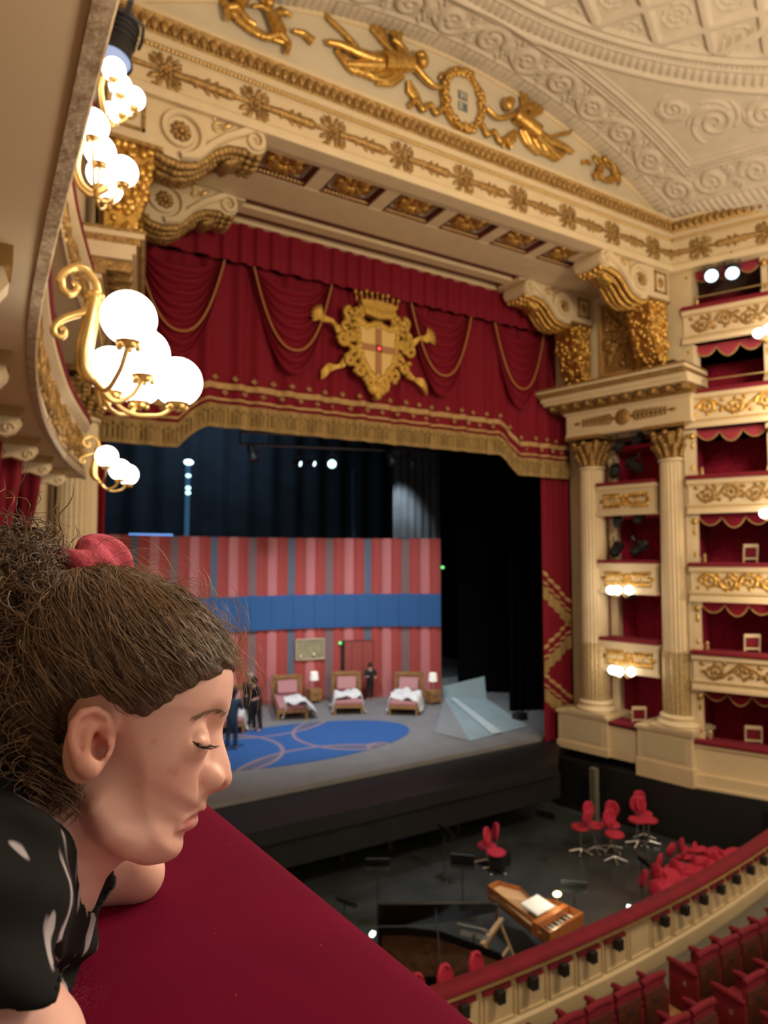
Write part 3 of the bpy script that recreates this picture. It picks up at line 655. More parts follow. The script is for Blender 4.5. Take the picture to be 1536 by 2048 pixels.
# ------------------------------------------------------------------ tiers of boxes on the right-hand side
RO = (16.56, 11.36); RD = (.41, -.912)
MR = frame((RO[0], RO[1], 0), (-RD[0], -RD[1], 0)); MR = MR @ Matrix.Scale(1, 4)
def WR(u, v, z): return tuple(MR @ Vector((-u, v, z)))       # u towards the audience, v into the house
class RB(MB):                                                # builder in (u, v, z) of the right wall
    pass
MRU = MR @ Matrix.Diagonal((-1, 1, 1, 1))
RAILS = (.82, 3.16, 5.49, 7.84, 10.17, 12.5); NTH = ('lowest', 'second', 'third', 'fourth', 'fifth', 'topmost')
POSTS = (.12, 1.98, 3.85); ULEN = 4.2
for k, zr in enumerate(RAILS):
    zc = (RAILS + (14.6,))[k + 1] - .98; hi = zc
    b = thing('box_parapet', NTH[k] + ' parapet counting up the right-hand side boxes, with ' + ('plain cream front' if k == 0 else 'gilt scroll relief'), 'parapet', WR(1.5, 0, zr - .95), group=None)
    m = MB()
    if k == 0:
        m.box(0, ULEN, -.4, 0, -.05, zr - .05); m.box(-.1, ULEN, -.4, .10, -.32, -.02); m.box(-.15, ULEN, -.4, .16, -.62, -.30); m.box(0, ULEN, -.4, .06, zr - .14, zr - .05)
    else:
        m.box(0, ULEN, -.4, 0, zr - .98, zr - .05); m.box(-.03, ULEN, -.4, .09, zr - .98, zr - .90); m.box(-.03, ULEN, -.4, .05, zr - .90, zr - .82); m.box(-.03, ULEN, -.4, .04, zr - .76, zr - .72); m.box(-.03, ULEN, -.4, .07, zr - .17, zr - .05)
    part(b, m, 'front', CREAM, MRU)
    m = MB(); m.rbox(-.06, ULEN, -.45, .14, zr - .05, zr + .06, .045); part(b, m, 'velvet_rail', VELVET, MRU)
    if k:
        m = MB(); scrollwork(m, 3.4, .5, k, 0, (.52, .62, .5, .58, .66, .55)[k]); q = MB(); q.merge(m, MRU @ Matrix.Translation((.2, .0, zr - .45))); part(b, q, 'gilt_relief', GILD_D if k % 2 else GILD, ang=70)
        m = MB(); m.box(-.03, ULEN, .0, .055, zr - .81, zr - .77); m.box(-.03, ULEN, .0, .035, zr - .21, zr - .18); part(b, m, 'gilt_line', GILD_L, MRU)
    # posts
    for j, u in enumerate(POSTS[:2]):
        c = thing('box_post', ('first' if j == 0 else 'second') + ' slim cream post from the pier on the ' + NTH[k] + ' right-hand box', 'post', WR(u, -.2, zr + .06))
        m = MB(); m.box(u - .075, u + .075, -.3, -.12, zr + .06, zc); m.box(u - .1, u + .1, -.33, -.09, zr + .06, zr + .2); m.box(u - .1, u + .1, -.33, -.09, zc - .16, zc); part(c, m, 'shaft', CREAM, MRU)
        for zz in (.25, .9): m = MB(); m.ell((u, -.11, zr + zz), (.035, .025, .12), 6, 5); part(c, m, 'gilt_drop', GILD, MRU, ang=70)
        m = MB(); m.ell((u, -.08, zc - .2), (.08, .05, .09), 8, 6); part(c, m, 'gilt_mask', GILD, MRU, ang=70)
        if j == 0:
            m = MB(); m.lathe([(.03, 0), (.05, .05), (.03, .12), (.055, .18), (.0001, .25)], (u + .22, -.15, zr + .06), 10); o = m.build('gilt_finial', GILD_L, M=MRU); tag(o, 'small gilt finial on the ' + NTH[k] + ' right-hand velvet rail', 'finial')
    # swagged pelmet inside the opening
    for j in range(2):
        u0, u1 = POSTS[j] + .08, POSTS[j + 1] - .08; m = MB(); A = []
        for s in np.linspace(0, 1, 25):
            u = u0 + (u1 - u0) * s; sag = .28 * (1 - (2 * ((s * (3 if True else 1)) % 1) - 1) ** 2) * (.75 if (int(s * 3) != 1) else 1)
            A.append([(u, -.3 + .03 * sin(r * 3), zc - (.10 + sag) * r) for r in np.linspace(0, 1, 7)])
        m.grid(A); p = m.build('box_pelmet', mat('rose_velvet', (.34, .03, .05), .8, sheen=.4) if k > 2 else DRAPE, M=MRU, ang=180); tag(p, ('nearer' if j else 'farther') + ' swagged red pelmet under the ceiling of the ' + NTH[k] + ' right-hand tier', 'pelmet')
        m = MB(); m.tube([np.array(a[-1]) for a in A], .022, 6); q = m.build('gilt_trim', GALLOON, p, M=MRU, ang=70)
    # red room behind
    m = MB()
    for u in (-.02, POSTS[1] - .04, POSTS[2]): m.box(u, u + .08, -2.6, -.36, zr - .6, zc)
    m.box(-.02, ULEN, -2.7, -2.55, zr - .6, zc); m.box(0, ULEN, -2.6, -.3, zr - .98, zr - .86)
    struct(m.build('wall_box_interior', DAMASK if k < 5 else DRAPE, M=MRU))
    m = MB(); m.box(-.02, ULEN, -2.6, -.02, zc, zc + .06); struct(m.build('ceiling_box', SOFFIT, M=MRU))
    if k >= 4:
        m = MB(); m.tube([(POSTS[0], -.1, zr + .33), (POSTS[1], -.1, zr + .33)], .018, 6); m.tube([(POSTS[1], -.1, zr + .33), (ULEN, -.1, zr + .33)], .018, 6); o = m.build('guard_rail', GILD_L, M=MRU); tag(o, 'thin brass guard rail over the ' + NTH[k] + ' right-hand parapet', 'rail')
    if k in (0, 1, 2):
        c = cane_chair('cream and red box chair in the ' + NTH[k] + ' right-hand box'); c.location = WR(1.25, -.75, zr - .5 + .04 * k); c.rotation_euler = (0, 0, 2.3 + .2 * k)
# wall strip above and below the right-hand tiers
m = MB(); m.box(-.5, 6, -.6, -.05, 14.9, 15.6); m.box(-.10, .04, -.6, -.10, -.6, 14.9)
struct(m.build('wall_right', CREAM, M=MRU))
for u, nm in ((.95, 'farther'), (2.1, 'nearer')):
    m = MB(); m.box(u, u + .32, -.06, -.045, 15.0, 15.1); o = m.build('air_vent', mat('vent_grey', (.22, .19, .13), .7), M=MRU); tag(o, nm + ' dark slot vent above the right-hand cornice', 'vent')
for u, nm in ((.75, 'left-hand one of the two lit spotlights in the topmost side box'), (1.25, 'right-hand one of the two lit spotlights in the topmost side box')):
    s = spotlight(nm, True, 1.0); s.location = WR(u, -.05, 13.35); s.rotation_euler = (rad(115 if nm[0] == 'l' else 125), 0, rad(-62))
for k, z_ in ((5, 11.35), (3, 6.7)):
    sconce_small(WR(2.12, .05, z_ + .1), MRU, 'lit globe lamp at the edge of the picture under the %s right-hand parapet' % NTH[k])
# ------------------------------------------------------------------ red house curtain
YC = 15.42
def zhem(x):                                                # hem of the fringe: level in the middle, stepping down at both ends
    e = np.abs(np.asarray(x) - XA); return 8.74 - .56 * np.clip((e - 4.35) / .75, 0, 1) ** 1.6 * np.clip(3 - 2 * np.clip((e - 4.35) / .75, 0, 1) ** .5 * 1, 0, 1)
def folds(x, s=0): return .05 * np.sin(x * 9.3 + s) + .03 * np.sin(x * 15.1 + 2 * s) + .02 * np.sin(x * 4.1)
t = thing('house_curtain', 'crimson valance curtain with swags, gold braid and deep gold fringe across the stage opening', 'curtain', (XA, YC, 8.2))
X0, X1 = 1.55, 16.3
xs = np.linspace(X0, X1, 420)
SW = [(3.8, 1.02), (6.6, 1.05), (11.15, 1.05), (14.1, 1.0)]
zz = np.linspace(0, 1, 70); A = np.zeros((len(xs), len(zz), 3))
for i, x in enumerate(xs):
    zb = float(zhem(x)) + .52; A[i, :, 0] = x; A[i, :, 2] = 12.75 + (zb - 12.75) * zz; A[i, :, 1] = YC + folds(x)
m = MB(); m.grid(A); part(t, m, 'drape', DRAPE, ang=180)
# fringe and braids follow the hem
def ribbon(name, lo, hi, m_, dy, wob=.6):
    m = MB(); A = [[(x, YC + folds(x) * wob + dy, float(zhem(x)) + lo + (hi - lo) * r) for r in (0, .5, 1)] for x in xs]; m.grid(A); m.grid(np.array(A) + (0, .03, 0)); return part(t, m, name, m_, ang=180)
ribbon('fringe', 0, .56, FRINGE, -.05)
f2 = MB()
for k in range(150):
    x = X0 + .05 + k * .098; zb = float(zhem(x)); f2.ell((x, YC + folds(x) - .09, zb + .36 + .06 * (k % 2)), (.028, .028, .05), 5, 4); f2.tube([(x, YC + folds(x) - .08, zb + .32), (x, YC + folds(x) - .08, zb + .1)], .018, 5)
part(t, f2, 'tassel_row', FRINGE, ang=70)
ribbon('braid', .64, .70, GALLOON, -.06, .9); ribbon('braid', .92, 1.06, GALLOON, -.06, .9)
m = MB()
for k in range(31):
    x = X0 + .25 + k * .48; z = float(zhem(x)); y = YC + folds(x) - .085
    for dx, dz in ((0, 0), (.045, .03), (-.045, .03), (0, .07)): m.ell((x + dx, y, z + 1.14 + dz), (.03, .015, .03), 6, 4); m.ell((x + .24 + dx, y, z + .86 - dz), (.028, .015, .028), 6, 4)
o = [q for q in t.children if q.name.startswith('braid')][-1]; part(t, m, 'fleur_pattern', GALLOON, ang=70, parent=o)['kind'] = 'stuff'
# swags: stacked crescents of cloth
for sx, hw in SW:
    m = MB(); B = []
    for a in np.linspace(-1, 1, 46):
        col_ = []
        for r in np.linspace(0, 1, 60):
            drop = (.35 + 2.15 * r) ; prof = (1 - abs(a) ** (2.7 - .6 * r)); z = 12.72 - drop * prof - .02
            w_ = hw * (.9 + .14 * r); y = YC - .10 - .09 * prof - .075 * sin(r * 2 * PI * 7.5 + .6 * a) * (prof ** .5 if prof > 0 else 0) + .03 * abs(a)
            col_.append((sx + a * w_ * (1 - .12 * prof * 0), y, z))
        B.append(col_)
    m.grid(B); o = part(t, m, 'swag', DRAPE, ang=180)
    m = MB(); m.tube([(sx + a * hw * 1.0, YC - .2 - .06 * (1 - a * a), 12.7 - 1.90 * (1 - abs(a) ** 2.3)) for a in np.linspace(-1, 1, 40)], .028, 6, flat=(0, 1, 0)); part(t, m, 'swag_braid', mat('dull_gold_braid', (.42, .17, .05), .7), ang=70, parent=o)
# upper pelmet in box pleats
xp = np.linspace(1.6, 16.3, 500); m = MB()
m.grid([[(x, YC - .3 + .045 * np.clip(2.2 * sin(x * 13 + 1.5 * sin(x * 2.3)), -1, 1) + (.03 if r == 1 else 0), 13.95 - 1.27 * r) for r in (0, .33, .66, .97, 1)] for x in xp]); part(t, m, 'upper_pelmet', DRAPE, ang=180)
# crest
c = thing('heraldic_crest', 'large gilded cross shield under a crown with scrolling ribbons on the red curtain', 'crest', (XA, YC - .28, 11.2))
CG = mat('crest_gold', (.66, .40, .07), .5, .35, bump=.35, bscale=18, var=.25, vscale=8)
cz = 11.1
m = MB(); sh = [(-.62, .62), (-.35, .5), (0, .62), (.35, .5), (.62, .62)] + [(.60, .1), (.46, -.4), (.22, -.72), (0, -.86), (-.22, -.72), (-.46, -.4), (-.60, .1)]
m.prism([(XA + a * .9, cz + .12 + b * .95) for a, b in sh], YC - .36, YC - .24); part(c, m, 'shield', mat('crest_pale_gold', (.72, .50, .18), .5, .3))
m = MB(); m.box(XA - .085, XA + .085, YC - .39, YC - .35, cz - .6, cz + .62); m.box(XA - .52, XA + .52, YC - .39, YC - .35, cz + .0, cz + .17); part(c, m, 'cross', mat('crest_cross', (.40, .17, .06), .6))
m = MB(); m.ell((XA - .0, YC - .4, cz + .08), (.045, .03, .045), 8, 6); part(c, m, 'red_lamp', mat('red_lamp', (.8, .05, .05), .4, emit=(1, .06, .08), estr=2.5))
m = MB(); rng = random.Random(5)
o_ = [(XA + a * .98 * 1.0, cz + .12 + b * 1.05) for a, b in sh]
for i in range(len(o_)):
    (x0, z0), (x1, z1) = o_[i], o_[(i + 1) % len(o_)]
    for q in np.linspace(0, 1, 5)[:-1]: m.ell((x0 + (x1 - x0) * q, YC - .32, z0 + (z1 - z0) * q), (rng.uniform(.08, .14), .09, rng.uniform(.08, .14)), 7, 5)
for s in (-1, 1):
    for (ax, az, r_, d_) in ((.72, .62, .2, 1), (.78, .2, .18, -1), (.70, -.25, .17, 1), (.5, -.68, .16, -1), (.95, .45, .18, 1), (1.0, .05, .17, -1), (.85, .78, .16, -1), (.55, .86, .14, 1), (.86, -.45, .15, 1), (.25, -.95, .14, 1)):
        sp = spiral(s * ax, az + .12, r_, 1.2, PI / 2, d_ * s, 16, .25); m.tube([(XA + p[0], YC - .32, cz + p[1]) for p in sp], .065, 6, flat=(0, 1, 0))
        for q in range(4): m.ell((XA + s * (ax + rng.uniform(-.15, .15)), YC - .30, cz + az + .12 + rng.uniform(-.18, .18)), (.1, .07, .07), 6, 5)
m.ell((XA, YC - .3, cz - .98), (.3, .1, .2), 10, 6); m.ell((XA, YC - .34, cz - 1.15), (.12, .08, .14), 8, 6); part(c, m, 'scroll_frame', CG, ang=80)
m = MB(); m.prism([(XA - .42, cz + .95), (XA - .55, cz + 1.3)] + [(XA + x, cz + 1.3 + .06 * (1 - (x / .55) ** 2)) for x in np.linspace(-.5, .5, 9)] + [(XA + .55, cz + 1.3), (XA + .42, cz + .95), (XA, cz + .88)], YC - .42, YC - .22)
for k in range(9):
    a = (k - 4) / 4; x = XA + a * .6; z = cz + 1.32 + .1 * (1 - a * a); m.ell((x + .03 * a, YC - .3, z + .05), (.025, .025, .08 if k % 2 else .1), 6, 5)
    m.ell((x + .06 * a, YC - .3, z + .15 + (.05 if k % 2 == 0 else 0)), (.05, .045, .06), 7, 5)
for k in range(8): m.ell((XA - .4 + k * .115, YC - .43, cz + 1.1 + .02 * sin(k)), (.05, .03, .05), 6, 5)
part(c, m, 'crown', CG, ang=50)
for s, nm in ((-1, 'ribbon'), (1, 'ribbon')):
    for pts in ([(.8, .25), (1.15, .42), (1.35, .62), (1.62, .66), (1.78, .78)], [(.75, -.1), (1.0, -.42), (1.15, -.55), (1.4, -.6), (1.62, -.82)]):
        m = MB(); p = np.array(pts); k = np.linspace(0, 1, len(p)); q = np.linspace(0, 1, 14)
        xx, zz_ = np.interp(q, k, p[:, 0]), np.interp(q, k, p[:, 1]); tw = .075 + .035 * np.sin(q * 9)
        m.grid([[(XA + s * (xx[i] - .25 * 0) , YC - .3 - .03 * sin(i * 1.3) , cz + zz_[i] + dz * tw[i] * 1.3) for dz in (-1, 0, 1)] for i in range(14)]); m.grid([[(XA + s * xx[i], YC - .24, cz + zz_[i] + dz * tw[i] * 1.3) for dz in (-1, 0, 1)] for i in range(14)])
        if pts[0][1] > 0:
            for j in range(6): a_ = -.5 + .38 * j; m.ell((XA + s * (1.62 + .16 * cos(a_)), YC - .28, cz + .68 + .16 * sin(a_)), (.17, .04, .05), 7, 5, Matrix.Rotation(-a_ * s, 4, 'Y'))
        part(c, m, 'ribbon', CG, ang=80)
# side legs of the curtain with slanting braids
def leg(x0, x1, label, side):
    t = thing('curtain_leg', label, 'curtain', ((x0 + x1) / 2, YC + .15, 0)); xx = np.linspace(x0, x1, 60); f = lambda x: YC + .18 + .05 * np.sin(x * 26) + .03 * np.sin(x * 11)
    m = MB(); m.grid([[(x, f(x), z) for z in np.linspace(0, 9.2, 24)] for x in xx]); part(t, m, 'drape', DRAPE, ang=180)
    for zc_, sl, nm in ((4.35, -.95, 0), (2.85, .75, 0), (1.25, -.8, 0), (5.6, 0, 1)):
        if nm: continue
        for lo, hi, mm, n2 in ((-.42, -.02, FRINGE, 'fringe'), (.06, .13, GALLOON, 'braid'), (.33, .45, GALLOON, 'braid')):
            m = MB(); m.grid([[(x, f(x) - .03, zc_ + sl * side * (x - (x0 + x1) / 2) / .55 * .5 + lo + (hi - lo) * r) for r in (0, .5, 1)] for x in xx]); part(t, m, n2, mm, ang=180)
leg(15.25, 16.4, 'crimson curtain leg with slanting gold bands beside the right-hand columns', 1)
leg(1.5, 2.38, 'narrow crimson curtain leg at the left edge of the stage, above the hair', -1)
# ------------------------------------------------------------------ stage
FLOORM = mat('stage_floor_grey', (.235, .235, .24), .55, var=.12, vscale=1.5)
m = MB(); m.prism([(-1, 15.35), (23, 15.95), (23, 34), (-4, 34), (-4, 15.5)], -.3, .1, 'z'); struct(m.build('floor_stage', FLOORM), 'grey stage floor')
m = MB(); m.prism([(-1, 13.75), (14.0, 13.85), (15.45, 15.2), (18, 15.9), (18, 16.4), (-1, 16.2)], -.35, -.02, 'z'); m.box(-1, 14.2, 13.95, 14.3, -1.0, -.3); struct(m.build('floor_apron', mat('black_apron', (.013, .013, .0145), .5, var=.3, vscale=3)), 'black stage apron above the pit')
# black drapes closing the stage
BACK = mat('backdrop_blue_black', (.03, .05, .075), .9, var=.4, vscale=.6)
m = MB(); xx = np.linspace(-3, 22, 260); m.grid([[(x, 31 + .12 * sin(x * 5), z) for z in (0, 7, 14)] for x in xx]); tag(m.build('backdrop', BACK, ang=180), 'tall dark blue backdrop behind the striped set', 'backdrop')
LITLEG = mat('lamp_lit_black_drape', (.10, .11, .12), .9, var=.35, vscale=.9)  # black leg; the lamp light on it is painted in as grey
m = MB(); m.grid([[(16.6 + 1.9 * s, 26.6 - 1.1 * s + .04 * sin(s * 40), z) for z in (0, 5, 11)] for s in np.linspace(0, 1, 60)]); tag(m.build('side_drape', LITLEG, ang=180), 'black side drape painted grey for lamp light, right of the striped set', 'drape')
m = MB(); m.grid([[(17.4 + 1.6 * s, 22.8 - 1.4 * s + .04 * sin(s * 40), z) for z in (0, 5, 12)] for s in np.linspace(0, 1, 60)]); tag(m.build('side_drape', DRAPEBLACK, ang=180), 'black side drape behind the pale ramp', 'drape')
m = MB(); m.grid([[(16.75 + 1.6 * s, 18.9 - .6 * s + .05 * sin(s * 40), z) for z in (0, 5, 12)] for s in np.linspace(0, 1, 60)]); tag(m.build('side_drape', DRAPEBLACK, ang=180), 'black side drape next to the right-hand curtain leg', 'drape')
for q in ((-3.2, -3.05, 16, 31.6, .1, 13.9), (22.5, 22.7, 15.8, 31.6, .1, 13.9), (-3, 22.5, 31.5, 31.6, .1, 13.9), (-3, 22.5, 15.7, 15.75, 9.3, 13.9), (16.3, 22.5, 15.66, 15.75, .1, 9.2), (-3, 1.5, 15.66, 15.75, .1, 9.2)): m = MB(); m.box(*q); struct(m.build('wall_stage', DRAPEBLACK), 'black stage house')
m = MB(); m.box(-3.2, 22.7, 15.7, 31.6, 13.95, 14.1); struct(m.build('ceiling_stage', DRAPEBLACK), 'black stage ceiling')
# the concave striped set
SR, SXC = 11.5, XA; SYC = 24.6 - SR
def setp(a, z, dr=0): return (SXC + (SR + dr) * sin(a), SYC + (SR + dr) * cos(a), z)
AM = math.asin(7.12 / SR)
t = thing('striped_set_wall', 'curved pink and red striped set wall with a broad blue band across its middle', 'stage set', (SXC, SYC + SR, .1))
RED = mat('set_coral_red', (.46, .070, .062), .75); PINK = mat('set_rose_pink', (.62, .21, .21), .75); MAUVE = mat('set_mauve_grey', (.24, .15, .155), .75); SLATE = mat('set_slate_blue', (.12, .16, .23), .75); CORAL2 = mat('set_deep_coral', (.38, .075, .06), .75)
ORD = [(SLATE, .26), (RED, .34), (CORAL2, .10), (PINK, .36), (RED, .30), (CORAL2, .12), (MAUVE, .30), (RED, .34), (CORAL2, .10), (PINK, .36), (RED, .34), (CORAL2, .10)]
tot = sum(w_ for _, w_ in ORD); bm_ = {}
L = -AM * SR; ncyc = 5; sc_ = 2 * AM * SR / (tot * ncyc); DOORA = (math.asin((12.55 - SXC) / SR), math.asin((13.75 - SXC) / SR))
for c_ in range(ncyc):
    for mt_, w_ in ORD:
        a0, a1 = L / SR, (L + w_ * sc_) / SR; L += w_ * sc_; am = (a0 + a1) / 2
        q = bm_.setdefault(mt_.name, (MB(), mt_))[0]; bulge = .05 if mt_ in (PINK, RED) else .0
        for z0, z1 in ((.1, 3.0), (4.1, 6.42)):
            q.grid([[setp(a0 + (a1 - a0) * s, z, -bulge * sin(PI * s)) for z in (z0, z1)] for s in np.linspace(0, 1, 5)])
for n_, (q, mt_) in bm_.items(): part(t, q, mt_.name.replace('set_', '') + '_stripes', mt_, ang=60)
aa = np.linspace(-AM, AM, 80)
m = MB(); m.grid([[setp(a, z, .12) for z in (.1, 6.42)] for a in aa]); m.grid([[setp(a, 6.42, d) for d in (-.03, .12)] for a in aa]); m.grid([[setp(AM, z, d) for z in (.1, 6.42)] for d in (-.03, .14)]); part(t, m, 'backing', mat('set_edge_grey', (.25, .22, .2), .7), ang=60)
m = MB()
for s0 in range(18):
    a0, a1 = -AM + 2 * AM * s0 / 18 + .0004, -AM + 2 * AM * (s0 + 1) / 18 - .0004; m.grid([[setp(a0 + (a1 - a0) * s, z, d) for z, d in ((2.92, 0), (2.9, -.12), (4.18, -.12), (4.2, 0))] for s in np.linspace(0, 1, 5)])
part(t, m, 'blue_band', mat('set_cobalt_band', (.022, .115, .32), .5), ang=60)
m = MB(); d0, d1 = DOORA; m.grid([[setp(d0 + (d1 - d0) * s, z, -.075) for z in (.1, 2.35)] for s in (0, .5, 1)])
o = part(t, m, 'door', CORAL2)
m = MB(); m.grid([[setp(d0 + (d1 - d0) * .11 * s, z, -.09) for z in (.1, 2.35)] for s in (0, 1)]); part(t, m, 'gap_dark_strip', BLACK, parent=o)  # flat black strip stands in for the dark of the gap
m = MB()
for a in np.linspace(d0, d1, 4)[1:]: m.tube([setp(a, .1, -.085), setp(a, 2.35, -.085)], .012, 5)
m.tube([setp(a, 2.36, -.085) for a in np.linspace(d0, d1, 6)], .02, 5); part(t, m, 'door_shadow_lines', mat('set_shadow_line', (.16, .05, .05), .8), parent=o)  # dark tubes draw in the shadow lines round the door
# hatch window with a parcel shelf
p = atY(627, 1307, 24.0); a_ = math.asin((p[0] - SXC) / SR); t = thing('serving_hatch', 'pale framed picture on the striped set wall above the first bed', 'picture', setp(a_, 1.75, -.05))
m = MB(); A = [[setp(a_ + s, z, -.08) for z in (1.72, 2.46)] for s in (-.047, .047)]; m.grid(A); part(t, m, 'canvas', mat('hatch_green', (.42, .36, .20), .7, var=.3, vscale=4))
m = MB()
for zz_ in (1.70, 2.46): m.tube([setp(a_ + s, zz_, -.09) for s in np.linspace(-.049, .049, 4)], .035, 6)
for s in (-.049, .049): m.tube([setp(a_ + s, 1.7, -.09), setp(a_ + s, 2.46, -.09)], .03, 6)
part(t, m, 'frame', mat('hatch_frame', (.55, .47, .33), .6))
m = MB(); m.ell(setp(a_ + .012, 1.88, -.12), .07, 8, 6); m.ell(setp(a_ - .035, 1.82, -.12), .06, 8, 6); part(t, m, 'painted_lights', mat('pale_spots', (.8, .74, .6), .5))
m = MB(); m.ell(setp(DOORA[0] - .004, 2.28, -.12), .06, 8, 6); o = m.build('exit_lamp', mat('green_lamp', (.1, .6, .15), .4, emit=(.2, 1, .25), estr=1.2)); tag(o, 'tiny green lamp above the dark door gap', 'lamp')
# rug with ring pattern
def rug_mat():
    m = mat('blue_ring_rug', (.03, .13, .40), .9); nt = m.node_tree; L_ = nt.links.new; b = nt.nodes['Principled BSDF']
    tc = _n(nt, 'ShaderNodeTexCoord'); sp = _n(nt, 'ShaderNodeSeparateXYZ'); L_(tc.outputs['Object'], sp.inputs[0]); last = None
    def mth(op, a, b_=None):
        n = _n(nt, 'ShaderNodeMath', operation=op)
        for i, q in enumerate((a, b_)):
            if q is None: continue
            if isinstance(q, (int, float)): n.inputs[i].default_value = q
            else: L_(q, n.inputs[i])
        return n.outputs[0]
    ln = None; par = None
    for cx, cy, r in ((-2.4, .1, 2.05), (2.4, .1, 2.05), (0, -3.9, 3.1), (0, 4.1, 3.1), (2.15, -1.75, .36)):
        dx = mth('SUBTRACT', sp.outputs[0], cx); dy = mth('SUBTRACT', sp.outputs[1], cy); d = mth('SQRT', mth('ADD', mth('MULTIPLY', dx, dx), mth('MULTIPLY', dy, dy)))
        q = mth('LESS_THAN', mth('ABSOLUTE', mth('SUBTRACT', d, r)), .06); ln = q if ln is None else mth('MAXIMUM', ln, q)
        i = mth('LESS_THAN', d, r); par = i if par is None else mth('ADD', par, i)
    mx = _n(nt, 'ShaderNodeMix', data_type='RGBA'); mx.inputs[6].default_value = (.025, .11, .34, 1); mx.inputs[7].default_value = (.10, .12, .20, 1); L_(mth('GREATER_THAN', par, 1.5), mx.inputs[0])
    m2 = _n(nt, 'ShaderNodeMix', data_type='RGBA'); m2.inputs[7].default_value = (.30, .20, .24, 1); L_(mx.outputs[2], m2.inputs[6]); L_(ln, m2.inputs[0]); L_(m2.outputs[2], b.inputs['Base Color'])
    return m
m = MB(); m.prism([(4.1 * cos(a), 2.05 * sin(a)) for a in np.linspace(0, 2 * PI, 64, endpoint=False)], 0, .015, 'z')
o = m.build('round_rug', rug_mat()); o.location = (8.3, 19.2, .1); tag(o, 'big oval blue rug with mauve ring lines on the stage floor', 'rug')
# beds
WOOD = mat('bed_oak', (.42, .22, .08), .5, var=.3, vscale=6); PINKB = mat('bed_pink', (.52, .24, .25), .85); SHEET = mat('white_sheet', (.85, .84, .82), .85)
def bed(label, seed, sheet=1, mirror=1):
    t = thing('single_bed', label, 'bed', group=None); W_, L_ = 1.05, 2.15
    m = MB(); m.box(-W_ / 2, W_ / 2, 0, L_, .24, .34); m.build('bed_frame', WOOD, t)
    for x in (-W_ / 2 + .04, W_ / 2 - .04):
        for y in (.04, L_ - .04): m = MB(); m.box(x - .04, x + .04, y - .04, y + .04, 0, .26); m.build('leg', WOOD, t)
    m = MB(); m.box(-W_ / 2 - .02, W_ / 2 + .02, L_ - .06, L_, .2, 1.12); m.box(-W_ / 2 - .04, -W_ / 2 + .05, L_ - .08, L_ + .02, .2, 1.17); m.box(W_ / 2 - .05, W_ / 2 + .04, L_ - .08, L_ + .02, .2, 1.17); m.box(-W_ / 2, W_ / 2, L_ - .09, L_ + .02, 1.06, 1.17); m.build('headboard', WOOD, t)
    m = MB(); m.rbox(-W_ / 2 + .03, W_ / 2 - .03, .03, L_ - .08, .32, .50, .05); m.build('mattress', PINKB, t)
    m = MB(); R = Matrix.Rotation(rad(62), 4, 'X'); m.rbox(-.38, .38, -.26, .26, -.08, .08, .06); m.V = [m.V[0] @ np.array(R.to_3x3()).T + (0, L_ - .24, .76)]; m.build('pillow', PINKB, t)
    rng = np.random.RandomState(seed); u = np.linspace(-1, 1, 26); v = np.linspace(0, 1, 22); A = np.zeros((26, 22, 3)); ph = rng.uniform(0, 6, 6)
    for i, a in enumerate(u):
        for j, b in enumerate(v):
            x = a * (.74 + .1 * sin(b * 5 + ph[0])) + .1 * mirror * (b - .5); y = .16 + b * 1.35 + .12 * sin(a * 3 + ph[1]); ex = max(0, abs(x) - .44)
            z = .56 + .05 * sin(a * 7 + ph[2] + b * 3) + .05 * sin(b * 9 + ph[3]) + .03 * sin(a * 13 + b * 11 + ph[4]) - ex * 2.2; A[i, j] = (x if ex == 0 else math.copysign(.44 + ex * .35, x), y, max(.06, z))
    if sheet == 2: A[:, :, 0] += .25 * mirror; A[:, :, 1] -= .25; A[:, :, 2] = np.where(np.abs(A[:, :, 0]) > .48, np.minimum(A[:, :, 2], .5 - 1.1 * (np.abs(A[:, :, 0]) - .48)), A[:, :, 2])
    A[:, :, 0] *= 1.12; A[:, :, 2] += .03; m = MB(); m.grid(A); o = m.build('rumpled_sheet', SHEET, t, ang=180)
    so = o.modifiers.new('thick', 'SOLIDIFY'); so.thickness = .03
    return t
def wallspot(px, py, Y=22.0): return atZ(px, py, .1)
for (px, py), (hx, hy), lab, sd, sh in (((585, 1440), (566, 1398), 'left bed on stage, its white sheet tumbling to the floor', 1, 2), ((697, 1430), (690, 1392), 'middle bed on stage, with the white sheet folded back to one side', 2, 1), ((806, 1432), (825, 1392), 'right bed on stage, nearest the pale ramp', 4, 1), ((455, 1470), (462, 1425), 'bed mostly hidden behind the face and the two standing people', 5, 1)):
    a, b = atZ(px, py, .1), atZ(hx, hy, .1); d = b - a; o = bed(lab, sd, sh, -1 if sd == 2 else 1); o.location = a; o.rotation_euler = (0, 0, math.atan2(d[1], d[0]) - PI / 2)
LAMPS = mat('lampshade_lit', (.9, .88, .82), .6, emit=(1, .9, .78), estr=.35)
